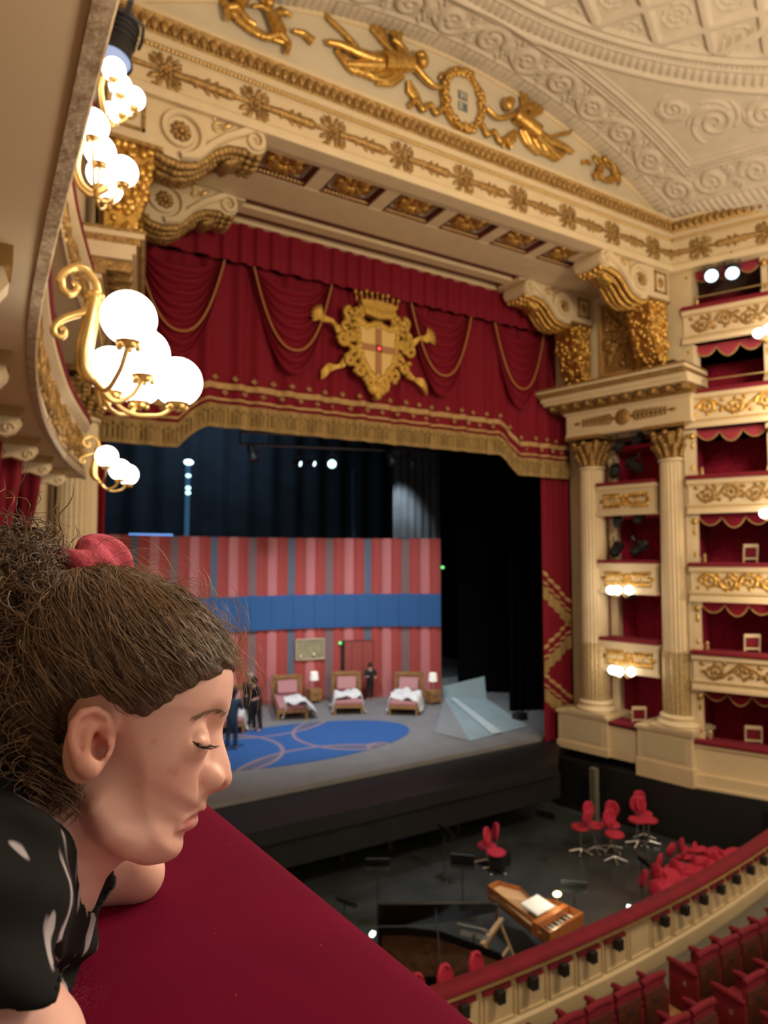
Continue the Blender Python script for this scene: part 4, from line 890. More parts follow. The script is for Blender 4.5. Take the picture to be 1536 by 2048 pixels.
for px, py, lab in ((628, 1405, 'oak night table between the left and middle beds'), (866, 1408, 'oak night table at the right end of the striped wall')):
    a = atZ(px, py, .1); t = thing('night_table', lab, 'night table', tuple(a)); m = MB(); m.box(-.24, .24, -.2, .2, .1, .52); m.build('cabinet', WOOD, t)
    for x in (-.2, .2):
        for y in (-.16, .16): m = MB(); m.box(x - .02, x + .02, y - .02, y + .02, 0, .1); m.build('leg', WOOD, t)
    m = MB(); m.box(-.2, .2, -.215, -.2, .32, .46); dr = m.build('drawer', WOOD, t); m = MB(); m.ell((0, -.23, .39), .02, 8, 6); m.build('knob', CHROME, dr)
    l_ = thing('table_lamp', 'white shaded lamp on the ' + lab, 'lamp', (a[0], a[1], .62)); m = MB(); m.lathe([(.09, 0), (.09, .02), (.02, .04), (.02, .36)], n=14); m.build('base', CHROME, l_); m = MB(); m.lathe([(.17, .34), (.14, .64), (.13, .64), (.16, .34)], n=18); m.build('lamp_shade', LAMPS, l_)
def stander(label, loc, rz, coat, lean=.1, h=1.75, skin=(.55, .34, .25), hair=(.02, .015, .012)):
    """small standing figure: one skinned body, with clothing and hair as children"""
    t = thing('person', label, 'person', loc, rz); k = h / 1.75
    J = {'pel': (0, 0, .95), 'ch': (.02, lean, 1.28), 'nk': (.02, lean * 1.3, 1.48), 'hd': (.02, lean * 1.6, 1.62), 'kn1': (.1, .04, .5), 'ft1': (.11, .0, .07), 'to1': (.11, .14, .04), 'kn2': (-.1, -.03, .5), 'ft2': (-.11, -.08, .07), 'to2': (-.11, .06, .04), 's1': (.19, lean, 1.4), 'e1': (.26, lean + .1, 1.12), 'h1': (.1, lean + .3, 1.16), 's2': (-.19, lean, 1.4), 'e2': (-.27, lean + .06, 1.12), 'h2': (-.15, lean + .28, 1.05)}
    def sk(edges, rads, nm, mt_, par):
        names = []; 
        for e in edges:
            for n_ in e:
                if n_ not in names: names.append(n_)
        me = bpy.data.meshes.new(nm); me.from_pydata([tuple(np.array(J[n_]) * k) for n_ in names], [(names.index(a), names.index(b)) for a, b in edges], []); o = bpy.data.objects.new(nm, me); COL.objects.link(o); o.parent = par
        s = o.modifiers.new('skin', 'SKIN'); sub = o.modifiers.new('sub', 'SUBSURF'); sub.levels = sub.render_levels = 1
        for i, n_ in enumerate(names): me.skin_vertices[0].data[i].radius = (rads[n_] * k, rads[n_] * k)
        me.skin_vertices[0].data[0].use_root = True; me.materials.append(mt_); return o
    allr = {'pel': .14, 'ch': .155, 'nk': .05, 'hd': .095, 'kn1': .06, 'ft1': .045, 'to1': .035, 'kn2': .06, 'ft2': .045, 'to2': .035, 's1': .055, 'e1': .042, 'h1': .032, 's2': .055, 'e2': .042, 'h2': .032}
    E = [('pel', 'ch'), ('ch', 'nk'), ('nk', 'hd'), ('pel', 'kn1'), ('kn1', 'ft1'), ('ft1', 'to1'), ('pel', 'kn2'), ('kn2', 'ft2'), ('ft2', 'to2'), ('ch', 's1'), ('s1', 'e1'), ('e1', 'h1'), ('ch', 's2'), ('s2', 'e2'), ('e2', 'h2')]
    sk(E, allr, 'body', mat('small_skin', skin, .6), t)
    cl = {n_: r + .022 for n_, r in allr.items()}; cl['pel'] = .18
    sk([('pel', 'ch'), ('pel', 'kn1'), ('kn1', 'ft1'), ('pel', 'kn2'), ('kn2', 'ft2'), ('ch', 's1'), ('s1', 'e1'), ('ch', 's2'), ('s2', 'e2')], cl, 'clothes', coat, t)
    m = MB(); m.ell((.02 * k, (lean * 1.6 - .03) * k, 1.66 * k), (.115 * k, .12 * k, .12 * k), 12, 8); m.ell((.02 * k, (lean * 1.6 - .09) * k, 1.56 * k), (.08 * k, .06 * k, .12 * k), 10, 6); m.build('hair', mat('small_hair', hair, .7), t)
    return t
CLK = mat('black_clothes', (.012, .012, .014), .8); DEN = mat('dark_denim', (.02, .045, .09), .85)
stander('person in black on stage, standing closest to the left bed', atZ(513, 1463, .1), 1.9, CLK, .08)
stander('person in black leaning in, left of the person by the left bed', atZ(493, 1455, .1), -1.0, CLK, .12, 1.72, hair=(.35, .30, .24))
stander('person in dark blue on stage, half hidden by the profile of the face', atZ(463, 1500, .1), -.6, DEN, .1, 1.75)
stander('short person in black by the dark door gap behind the middle bed', atZ(740, 1400, .1), 2.8, CLK, .1, 1.45)
# pale ramp cloths at the right of the stage
RAMP = mat('pale_blue_cloth', (.30, .40, .43), .7, var=.12, vscale=2)
a = [atZ(885, 1395, .12), atZ(1075, 1450, .12), atZ(960, 1470, .12), atZ(830, 1470, .12)]
t = thing('pale_ramp', 'pale grey-blue canvas ramp sloping down at the right side of the stage', 'ramp', tuple(atZ(960, 1440, .1)))
top = [np.array(atZ(888, 1402, .1)) + (0, 0, .12), np.array(atZ(972, 1408, .1)) + (.1, .1, .18)]
m = MB(); e0, e1 = np.array(atZ(940, 1482, .12)), np.array(atZ(1055, 1452, .12)); m.add([top[0], top[1], e1, e0], [(0, 3, 2, 1)]); part(t, m, 'slope', RAMP)
m = MB(); b0, b1 = top[0], top[1]; m.add([b0, b1, b1 + (0, .1, .82), b0 + (0, .1, .42)], [(0, 1, 2, 3)]); part(t, m, 'upstand', RAMP)
m = MB(); m.add([top[0], e0, np.array(atZ(870, 1465, .12))], [(0, 1, 2)]); part(t, m, 'side_cloth', mat('grey_cloth', (.25, .26, .27), .8))
f0 = top[0] * .8 + top[1] * .2; f1 = e0 * .55 + e1 * .45
m = MB(); m.add([f0 + (-.12, 0, .02), f0 + (.12, 0, .02), f1 + (.2, 0, .03), f1 + (-.2, 0, .03)], [(0, 1, 2, 3)]); part(t, m, 'ridge', mat('pale_ridge', (.52, .62, .64), .6))
m = MB(); p = atZ(1040, 1440, .1); m.rbox(p[0] - .25, p[0] + .25, p[1] - .15, p[1] + .15, .1, .35, .03); tag(m.build('floor_monitor', BLACK), 'low black box on stage in front of the right-hand black drape', 'loudspeaker')
# flown lights and masts
for px, py, Y, lab, lit in ((664, 928, 21.0, 'brightest white lamp hanging under the gold fringe', 1), (622, 926, 21.0, 'narrow lit strip left of the brightest hanging lamp', 2), (594, 926, 21.0, 'dim narrow strip leftmost under the gold fringe', 2), (505, 905, 21.0, 'unlit lamp hanging at the left under the gold fringe', 0), (780, 915, 21.0, 'unlit lamp hanging right of the brightest hanging lamp', 0), (820, 920, 21.0, 'unlit lamp rightmost under the gold fringe', 0)):
    c = atY(px, py, Y); s = spotlight(lab, lit == 1 or lit == 2, .9 if lit != 2 else .55); s.location = c; s.rotation_euler = ((Vector(EYE) - Vector(c)).to_track_quat('Z', 'Y')).to_euler() if lit == 1 else (rad(160), 0, .4) if lit == 0 else (rad(105), 0, .55)
p0, p1 = atY(480, 888, 21.1), atY(880, 905, 21.1); m = MB(); m.tube([p0, p1], .05, 8); m.tube([p0 + (0, 0, .4), p1 + (0, 0, .4)], .05, 8)
for k in range(9): q = p0 + (p1 - p0) * k / 8; m.tube([q, q + (0, 0, .4)], .025, 6)
for k in (0, 4, 8): q = p0 + (p1 - p0) * k / 8; m.tube([q, (q[0], q[1], 13.95)], .012, 5)
tag(m.build('lighting_bar', STEEL), 'dark lighting bar hanging under the gold fringe', 'lighting bar')
MAST = mat('blue_lit_tube', (.03, .10, .2), .5, emit=(.10, .28, .5), estr=.25)
for px, y0, lab in ((376, 925, 'thin blue mast with a white lamp on top, behind the left of the set'), (707, 940, 'faint blue mast behind the middle of the set')):
    c = atY(px, y0, 27.5); t = thing('light_mast', lab, 'mast', (c[0], c[1], 0)); m = MB(); m.tube([(0, 0, 0), (0, 0, c[2])], .10, 8); m.build('tube', MAST if px < 400 else mat('faint_tube', (.02, .045, .085), .6), t)
    if px < 400:
        m = MB(); m.ell((0, -.1, c[2]), (.2, .1, .12), 10, 7); m.build('lamp_head', LENS, t)
        for dz in (.55, 1.05, 1.25): m = MB(); m.tube([(.09 * cos(a), -.1, c[2] - dz + .06 * sin(a)) for a in np.linspace(0, 2 * PI, 12)], .02, 5); m.build('glowing_clamp_ring', LENS, t)  # rings given a glow of their own, like the lamp head
p0, p1 = atY(258, 1072, 26.5), atY(345, 1074, 26.5); m = MB(); m.box(p0[0], p1[0], 26.45, 26.55, p0[2] - .1, p0[2] + .1); [m.box(x_ - .03, x_ + .03, 26.47, 26.53, .1, p0[2]) for x_ in (p0[0] + .1, p1[0] - .1)]; tag(m.build('light_batten', mat('blue_batten', (.1, .3, .7), .4, emit=(.15, .4, 1), estr=1.0)), 'glowing blue batten just above the left of the striped set', 'light')
c = np.array(setp(AM, 5.25, .1)) + (.09, 0, 0); m = MB(); m.ell(c, (.09, .05, .06), 8, 6); tag(m.build('exit_lamp', bpy.data.materials['green_lamp']), 'faint green lamp right of the striped set', 'lamp')
# ------------------------------------------------------------------ orchestra pit and stalls
PITF = mat('pit_floor_grey', (.055, .063, .066), .28, var=.35, vscale=1.2)
m = MB(); m.box(0, 19, 7.5, 16.5, -2.0, -1.8); struct(m.build('floor_pit', PITF), 'dark reflective pit floor')
m = MB(); m.box(-1, 19, 15.9, 16.3, -1.9, -.3); m.box(17.0, 17.3, 8, 16.2, -1.9, -.6); m.prism([(15.35, 15.2), (16.3, 11.25), (17.3, 9.3), (17.6, 9.3), (17.2, 16), (15.6, 16)], -1.9, -.36, 'z'); m.box(0, .3, 8, 16.2, -1.9, -.3)
struct(m.build('wall_pit', BLACK), 'black walls of the orchestra pit')
m = MB(); p = atZ(1256, 1640, -1.8); m.box(15.2, 15.36, 13.6, 13.8, -1.8, -.3); struct(m.build('trim_4', mat('pit_post', (.16, .15, .11), .6)), 'grey-green post at the far end of the pit')
for k, x in enumerate((6.2, 8.0, 9.4, 11.6)): m = MB(); m.box(x - .07, x + .07, 15.2, 15.34, -1.8, -.4); struct(m.build('trim_5', mat('pit_prop', (.03, .03, .032), .6)))
# curved pit wall: plan curve
def yw(x): return 7.80 + .0125 * (x - 7.8) ** 2
wx = np.linspace(3.0, 17.2, 90); wp = [(x, yw(x)) for x in wx][::-1]           # travelling right to left: out = towards the stalls
t = thing('pit_wall', 'curved cream panelled wall with a red velvet rail between the pit and the stalls', 'wall', (8, 7.8, -1.25))
PW = mat('pit_wall_cream', (.72, .57, .34), .5, var=.06, vscale=3)
m = MB(); m.sweep([(-.12, -1.9), (.06, -1.25), (.06, -1.0), (.02, -.96), (.0, -.95), (.0, -.42), (.03, -.40), (.05, -.36), (.05, -.31), (-.12, -.31)], wp); part(t, m, 'panelled_face', PW, ang=30)
m = MB(); m.sweep([(.055, -.37), (.085, -.36), (.085, -.32), (.055, -.31)], wp); part(t, m, 'gilt_moulding', GILD_L, ang=30)
m = MB(); m.sweep([(.06, -.31), (.10, -.28), (.09, -.22), (.02, -.19), (-.1, -.19), (-.18, -.23), (-.17, -.31)], wp); part(t, m, 'velvet_rail', VELVET, ang=60)
m = MB(); k = 0
for x in np.arange(4.2, 16.6, .62):
    n = np.array((.025 * (x - 7.8), -1)); n /= np.linalg.norm(n); tg = np.array((-n[1], n[0])); c = np.array((x, yw(x)))
    for s in (-1, 1): q = c + tg * s * .27 + n * .015; m.obox((q[0], q[1], -.68), (.03, .03, .5), Matrix.Rotation(math.atan2(tg[1], tg[0]), 4, 'Z'))
    for z in (-.93, -.44): q = c + n * .012; m.obox((q[0], q[1], z), (.56, .03, .03), Matrix.Rotation(math.atan2(tg[1], tg[0]), 4, 'Z'))
part(t, m, 'panel_mouldings', PW, ang=30)
nbx = 0
for x in np.arange(5.35, 16.2, .62):
    if 9.35 < x < 9.95: continue
    n = np.array((.025 * (x - 7.8), -1)); n /= np.linalg.norm(n); tg = np.array((-n[1], n[0])); c = np.array((x, yw(x))) + n * .09; R = Matrix.Rotation(math.atan2(tg[1], tg[0]), 4, 'Z')
    m = MB(); m.obox((c[0] + n[0] * .03, c[1] + n[1] * .03, -.50), (.12, .13, .16), R); part(t, m, 'black_lamp_box', BLACK)
    m = MB(); m.obox((c[0] - n[0] * .04, c[1] - n[1] * .04, -.44), (.50, .05, .06), R); part(t, m, 'red_strap', VELVET)
# stalls floor
PARQ = mat('stalls_parquet', (.42, .22, .09), .4, var=.35, vscale=2.5, stretch=(1, 6, 1))
m = MB(); m.box(2, 19, -6, 7.95, -1.4, -1.25); struct(m.build('floor_stalls', PARQ), 'honey parquet of the stalls')
m = MB(); q = [(x, yw(x) - .07) for x in wx]; m.prism(q + [(x, y - .62) for x, y in q[::-1]], -1.25, -1.235, 'z'); struct(m.build('floor_runner', mat('grey_carpet', (.14, .125, .10), .9, var=.15, vscale=20)), 'grey carpet along the pit wall')
SEATB = mat('seat_back_wood', (.10, .028, .014), .45, var=.3, vscale=7)
PLATE = mat('seat_plate', (.05, .04, .035), .3)
def stall_seat(label, group):
    t = thing('stalls_seat', label, 'seat', group=group)
    m = MB(); m.rbox(-.23, .23, -.02, .42, .40, .50, .05); m.build('seat', VELVET, t)
    A = []; m = MB(); m.rbox(-.25, .25, -.10, -.03, .34, .93, .03); m.build('backrest', VELVET, t)
    m = MB(); m.rbox(-.235, .235, -.128, -.09, .12, .80, .012); b = m.build('wooden_back', SEATB, t)
    m = MB(); m.box(-.06, .06, -.133, -.127, .62, .70); m.build('number_plate', PLATE, b)
    m = MB(); m.tube([(x, -.075, .93 + .012 * cos(x * 9)) for x in np.linspace(-.25, .25, 9)], .045, 8); m.build('top_roll', VELVET, t)
    for s in (-1, 1):
        m = MB(); m.rbox(s * .275 - .03, s * .275 + .03, -.12, .40, .0, .62, .02); m.build('side_panel', VELVET, t)
        m = MB(); m.tube([(s * .275, y, .66 + .015 * sin((y + .1) * 5)) for y in np.linspace(-.1, .42, 8)], [.035, .045, .047, .047, .047, .047, .045, .035], 8); m.build('armrest', VELVET, t)
        if s < 0: m = MB(); m.ell((s * .31, .1, .45), (.008, .03, .03), 8, 6); m.build('aisle_badge', CHROME, t)
    return t
proto = None; Z0 = -1.25
ROWS = [(6.72, 9.82, 5, 8.55, 4), (5.98, 9.82, 6, 8.60, 4), (5.24, 9.82, 5, 8.62, 3)]
rn = ('front', 'second', 'third')
for r_, (y, xr, nr, xl, nl) in enumerate(ROWS):
    for side, x0, n_, dx in (('right', xr, nr, .56), ('left', xl, nl, -.56)):
        for k in range(n_):
            x = x0 + dx * k; lab = 'red velvet stalls seat, %s, in the %s row %s of the aisle' % (('next to the aisle', 'second from the aisle', 'third from the aisle', 'fourth from the aisle', 'fifth from the aisle', 'sixth from the aisle')[k], rn[r_], side)
            yy = y + .012 * (x - 9.2) ** 2 * .3
            if proto is None: proto = stall_seat(lab, 'stalls seats'); proto.location = (x, yy, Z0)
            else: dup(proto, (x, yy, Z0), 0, lab)
# chairs of the players
PADR = mat('pit_chair_red', (.50, .02, .06), .75, sheen=.2)
def pit_chair(label, tall=False):
    t = thing('orchestra_chair', label, 'chair', group='red orchestra chairs'); h = .66 if tall else .46
    m = MB(); m.lathe([(.0001, 0), (.2, .01), (.24, .05), (.22, .09), (.0001, .1)], (0, 0, h - .08), 18); m.build('seat', PADR, t)
    m = MB(); A = []
    for a in np.linspace(-.62, .62, 11): A.append([(.30 * sin(a), -.30 * cos(a) + .06 - .05 * q, h + .12 + .36 * q) for q in np.linspace(0, 1, 8)])
    A = np.array(A); w_ = np.sqrt(np.clip(1 - (np.linspace(-1, 1, 8) * .92) ** 2, .15, 1)); A[:, :, 0] *= w_[None, :]; m.grid(A); o = m.build('backrest', PADR, t, ang=180); s = o.modifiers.new('pad', 'SOLIDIFY'); s.thickness = .05; s.offset = 0
    m = MB(); m.tube([(0, -.18, h - .04), (0, -.27, h + .02), (0, -.28, h + .2)], .016, 6); m.build('back_stem', CHROME, t)
    m = MB(); m.tube([(0, 0, .1), (0, 0, h - .06)], .025, 8); m.build('pillar', CHROME, t)
    m = MB()
    for k in range(5): a = 2 * PI * k / 5; m.tube([(0, 0, .11), (cos(a) * .28, sin(a) * .28, .04)], .018, 6); m.ell((cos(a) * .29, sin(a) * .29, .03), .03, 6, 5)
    m.build('five_star_foot', CHROME, t)
    return t
pc = pit_chair('upright red pit chair, leftmost of the far group', True); pc.location = atZ(1162, 1706, -1.8)
for px, py, rz, lab in ((1190, 1702, .4, 'upright red pit chair, second from the left in the far group'), (1222, 1700, -.5, 'upright red pit chair, tallest back of the far group'), (1230, 1722, .2, 'upright red pit chair, in front of the far group'),
        (1276, 1690, -.3, 'upright red pit chair, left one of the pair by the grey post'), (1298, 1690, .5, 'upright red pit chair, right one of the pair by the grey post'), (1288, 1676, .1, 'upright red pit chair, farthest one against the black pit wall')):
    dup(pc, atZ(px, py, -1.8), rz + 2.6, lab, 'upright red pit chairs')
pc['group'] = 'upright red pit chairs'
lo = pit_chair('red pit chair standing alone behind the harpsichord'); lo.location = atZ(992, 1742, -1.8); lo.rotation_euler = (0, 0, 3.6)
dup(lo, atZ(974, 1728, -1.8), 1.2, 'red pit chair turned sideways behind the harpsichord')
FOLD = [(1318, 1768), (1340, 1752), (1362, 1765), (1350, 1735), (1378, 1740), (1395, 1752), (1370, 1715), (1398, 1722), (1420, 1735), (1440, 1745), (1392, 1700), (1420, 1706), (1445, 1718), (1468, 1712), (1335, 1782), (1458, 1728)]
dsc = ('nearest the wall lamp', 'second', 'third', 'fourth', 'fifth', 'sixth', 'seventh', 'eighth', 'ninth', 'tenth', 'eleventh', 'twelfth', 'thirteenth', 'fourteenth', 'fifteenth', 'sixteenth')
rng = random.Random(2)
def tipped(label):
    t = thing('tipped_chair', label, 'chair', group='tipped red chairs along the pit wall'); 
    m = MB(); m.lathe([(.0001, 0), (.2, .005), (.245, .045), (.23, .09), (.0001, .11)], (0, 0, -.05), 18); m.V = [np.concatenate(m.V)]; m.build('seat', PADR, t)
    m = MB(); m.ell((0, -.3, .16), (.22, .05, .17), 14, 9, Matrix.Rotation(-.5, 4, 'X')); m.build('backrest', PADR, t)
    m = MB(); m.tube([(0, 0, -.05), (0, .0, -.5)], .022, 6); m.build('pillar', CHROME, t); return t
tp = None
for k, (px, py) in enumerate(FOLD):
    c = atZ(px, py, -1.22); lab = 'tipped red chair in the heap along the pit wall, ' + dsc[k] + (' from the harpsichord end' if k else '')
    o = tipped(lab) if tp is None else dup(tp, (0, 0, 0), 0, lab); tp = tp or o; o.location = c; o.rotation_euler = (rng.uniform(.1, .5), rng.uniform(-.3, .3), rng.uniform(3.3, 4.6))
# harpsichord
HW = mat('harpsichord_cherry', (.50, .17, .045), .35, var=.25, vscale=5, coat=.3); SB = mat('soundboard_spruce', (.66, .42, .22), .5, var=.12, vscale=4); IV = mat('ivory_keys', (.82, .77, .62), .4)
k0, k1 = np.array(atZ(1100, 1868, -.98)), np.array(atZ(1176, 1822, -.98)); tl = np.array(atZ(975, 1772, -.98))
ex = (k1 - k0)[:2]; wid = np.linalg.norm(ex); ex /= wid; ey = np.array((-ex[1], ex[0])); Lh = float((tl - k0)[:2] @ ey); wid = max(.85, min(wid, 1.05))
t = thing('harpsichord', 'honey-coloured harpsichord with open case in the middle of the pit', 'harpsichord', (k0[0], k0[1], -1.8), math.atan2(ex[1], ex[0]))
x_t = float((tl - k0)[:2] @ ex)
cas = [(0, 0), (wid, 0), (wid, .62), (wid * .72, 1.0), (x_t + .45, Lh * .75), (x_t + .30, Lh), (x_t, Lh)]
def wallring(m, poly, z0, z1, th):
    c = np.mean(poly, axis=0); n = len(poly); p = np.array(poly); q = c + (p - c) * (1 - th); v = [(*a, z0) for a in p] + [(*a, z1) for a in p] + [(*a, z1) for a in q] + [(*a, z0) for a in q]
    m.add(v, [(r * n + i, r * n + (i + 1) % n, ((r + 1) % 4) * n + (i + 1) % n, ((r + 1) % 4) * n + i) for r in range(4) for i in range(n)])
m = MB(); wallring(m, cas, .58, .84, .05); m.prism(cas, .58, .62, 'z'); m.build('case', HW, t)
m = MB(); c_ = np.mean(cas, axis=0); p_ = [tuple(c_ + (np.array(q) - c_) * .93) for q in cas]; m.prism([(max(.03, a), max(b, .42)) for a, b in p_], .74, .76, 'z'); sbd = m.build('soundboard', SB, t)
m = MB()
for k in range(14): x = .08 + k * .06; m.tube([(x, .45, .775), (x * .55 + x_t * .5, .45 + (Lh - .6) * (1 - .045 * k), .775)], .003, 4)
m.build('strings', GILD_L, sbd)
m = MB(); m.box(.06, wid - .06, .02, .30, .70, .72); kb = m.build('keyboard', IV, t)
m = MB()
for k in range(24):
    if k % 7 in (2, 6): continue
    x = .1 + k * (wid - .2) / 24; m.box(x, x + .016, .14, .30, .72, .735)
m.build('black_keys', BLACK, kb)
m = MB(); m.box(.03, wid - .03, .30, .42, .62, .86); m.build('nameboard', HW, t)
for x, y in ((.06, .06), (wid - .06, .06), (wid * .8, .7), (x_t + .15, Lh - .1)): m = MB(); m.tube([(x, y, .58), (x, y, 0)], [.035, .022], 8); m.build('leg', HW, t)
PAPER = mat('sheet_music', (.78, .82, .82), .7)
Q = Matrix.Rotation(math.atan2(ex[1], ex[0]), 3, 'Z'); toW = lambda x, y, z: tuple(Q @ Vector((x, y, z)) + Vector((k0[0], k0[1], -1.8)))
m = MB(); m.obox((0, 0, 0), (.52, .40, .015), Matrix.Rotation(.18, 4, 'X')); m.obox((0, -.005, .012), (.47, .35, .006), Matrix.Rotation(.18, 4, 'X')); o = m.build('open_score', PAPER); o.location = toW(wid * .45, .62, .93); o.rotation_euler = (0, 0, math.atan2(ex[1], ex[0])); tag(o, 'white open score lying on the harpsichord', 'score')
o = thing('reading_lamp', 'small warm reading lamp beside the score on the harpsichord', 'lamp', toW(wid - .12, .5, .86)); m = MB(); m.tube([(0, 0, 0), (0, .02, .14)], .012, 6); m.build('stem', CHROME, o); m = MB(); m.ell((0, 0, .17), (.09, .07, .045), 10, 7); m.build('lamp_head', mat('warm_bulb', (1, .8, .5), .4, emit=(1, .72, .35), estr=5), o)
lamp('reading_lamp_light', 'POINT', toW(wid - .3, .4, 1.25), 7, (1, .75, .45), .06)
# grand piano with raised black lid
b0, b1 = np.array(atZ(796, 1905, -.85)), np.array(atZ(945, 1925, -.85))
t = thing('grand_piano', 'black grand piano with raised lid beside the red foreground rail', 'piano', (5.62, 9.45, -1.8), rad(-30))
pl = [(0, 0), (0, 1.45), (.5, 1.45), (1.1, 1.3), (1.6, .95), (2.05, .6), (2.1, .15), (1.95, 0)]
m = MB(); wallring(m, pl, .62, .95, .04); m.prism(pl, .62, .66, 'z'); m.build('case', BLACKGLOSS, t)
m = MB(); c_ = np.mean(pl, axis=0); m.prism([tuple(c_ + (np.array(q) - c_) * .94) for q in pl], .80, .83, 'z'); m.build('iron_frame', mat('piano_frame_bronze', (.10, .045, .02), .4, .4, var=.4, vscale=8), t)
m = MB(); m.add([(x, 1.45 - (1.45 - y) * .30, .97 + (1.45 - y) * .40) for x, y in pl] + [(x, 1.475 - (1.45 - y) * .30, .99 + (1.45 - y) * .40) for x, y in pl], [tuple(range(8)), tuple(range(15, 7, -1))] + [(i, (i + 1) % 8, 8 + (i + 1) % 8, 8 + i) for i in range(8)]); m.build('lid', BLACKGLOSS, t)
m = MB(); m.tube([(1.0, .15, .95), (1.0, 1.08, 1.46)], .015, 6); m.build('lid_prop', BLACK, t)
m = MB(); m.box(-.28, 0, .08, 1.37, .60, .72); m.box(-.26, -.06, .12, 1.33, .72, .735); m.build('key_bed', BLACKGLOSS, t); m = MB(); m.box(-.24, -.05, .13, 1.32, .736, .75); m.build('keyboard', mat('shaded_keys', (.45, .36, .24), .4), t)
for x, y in ((.1, .15), (.1, 1.3), (1.8, .4)): m = MB(); m.tube([(x, y, .62), (x, y, 0)], [.06, .04], 8); m.build('leg', BLACKGLOSS, t)
# music stands
def stand(label, tilt=.5, mt_=None, h=1.05):
    t = thing('music_stand', label, 'music stand'); m = MB(); R = Matrix.Rotation(tilt, 4, 'X'); m.obox((0, 0, h + .1), (.50, .02, .34), Matrix.Rotation(-(PI / 2 - tilt) * 0 - tilt, 4, 'X')); m.obox((0, -.04, h - .04), (.5, .08, .015), Matrix.Rotation(-tilt, 4, 'X')); m.build('desk', mt_ or BLACK, t)
    m = MB(); m.tube([(0, 0.02, .05), (0, .02, h)], .014, 6); m.build('pole', STEEL, t); m = MB()
    for k in range(3): a = 2 * PI * k / 3 + .5; m.tube([(0, .02, .18), (cos(a) * .25, sin(a) * .25, .02)], .01, 6)
    m.build('tripod_foot', STEEL, t); return t
SILV = mat('silver_desk', (.38, .45, .50), .3, .6)
for px, py, z_, rz, tl_, mt_, lab in ((948, 1868, -.75, 2.2, 1.0, SILV, 'silver music stand in front of the black piano'), (690, 1808, -.8, 2.0, 1.1, None, 'dark music stand with a pale edge next to the red rail'), (1148, 1785, -.8, 2.4, .8, mat('glossy_desk', (.05, .07, .08), .15), 'glossy dark music stand behind the harpsichord score'), (1285, 1735, -.9, 1.2, 1.2, None, 'black music stand lying low before the upright red chairs'),
        (890, 1672, -.8, 1.6, .7, None, 'dim music stand under the stage apron, farthest left'), (1090, 1640, -.8, 2.0, .7, None, 'dim music stand under the apron, left of the upright red chairs'), (755, 1740, -.8, 2.6, .7, None, 'dim music stand by the red rail with its silver arm raised'), (925, 1735, -.8, 2.4, .5, None, 'music stand with two clips behind the harpsichord tail')):
    o = stand(lab, tl_, mt_); c = atZ(px, py, z_); o.location = (c[0], c[1], -1.8); o.rotation_euler = (0, 0, rz)
m = MB(); p = np.array(atZ(690, 1805, -.62)); 
for k, (px, py, z_, lab) in enumerate(((745, 1868, -.9, 'white lit desk lamp close to the red rail'), (1258, 1822, -.6, 'bright lit desk lamp against the pit wall'), (1228, 1840, -.6, 'small warm lamp left of the bright lamp by the pit wall'))):
    c = atZ(px, py, z_); t = thing('desk_lamp', lab, 'lamp', (c[0], c[1], -1.8)); h = z_ + 1.8; m = MB(); m.tube([(0, 0, 0), (0, 0, h - .04)], .012, 6); m.lathe([(.1, 0), (.1, .015), (.0001, .02)], n=12); m.build('stem', STEEL, t)
    m = MB(); m.obox((0, 0, h), (.10 if k != 1 else .34, .07 if k != 1 else .09, .05), Matrix.Rotation(.6, 4, 'Z')); m.build('lamp_head', mat('cool_lamp', (.9, 1, .95), .4, emit=(.85, 1, .92) if k < 2 else (1, .85, .6), estr=4), t)
# open timber stool frame and low table by the pit wall
TIM = mat('pale_timber', (.40, .27, .15), .6)
c = atZ(985, 1935, -1.8); t = thing('timber_frame', 'pale timber trestle frame between piano and harpsichord', 'trestle', tuple(c), .5)
for x in (-.4, .4):
    m = MB(); m.tube([(x, -.3, 0), (x, 0, .62)], .03, 6); m.build('leg', TIM, t); m = MB(); m.tube([(x, .3, 0), (x, 0, .62)], .03, 6); m.build('leg', TIM, t)
m = MB(); m.box(-.5, .5, -.04, .04, .6, .66); m.box(-.42, .42, -.2, -.16, .2, .24); m.build('beam', TIM, t)
for px, py, lab, g in ((868, 1985, 'red armchair top showing behind the pit rail, left one', 0), (925, 1965, 'red armchair top showing behind the pit rail, middle one', 0), (988, 1938, 'small red chair top showing behind the pit rail, right one', 0)):
    c = atZ(px, py, -.62); o = dup(lo, (c[0], c[1] + .15, -1.5), 3.4, lab)
m = MB(); c = atZ(1000, 1740, -1.8); m.obox((c[0], c[1], -1.55), (.5, .35, .3), Matrix.Rotation(.4, 4, 'Z')); tag(m.build('instrument_case', BLACK), 'black case on the pit floor below the lone red chairs', 'case')
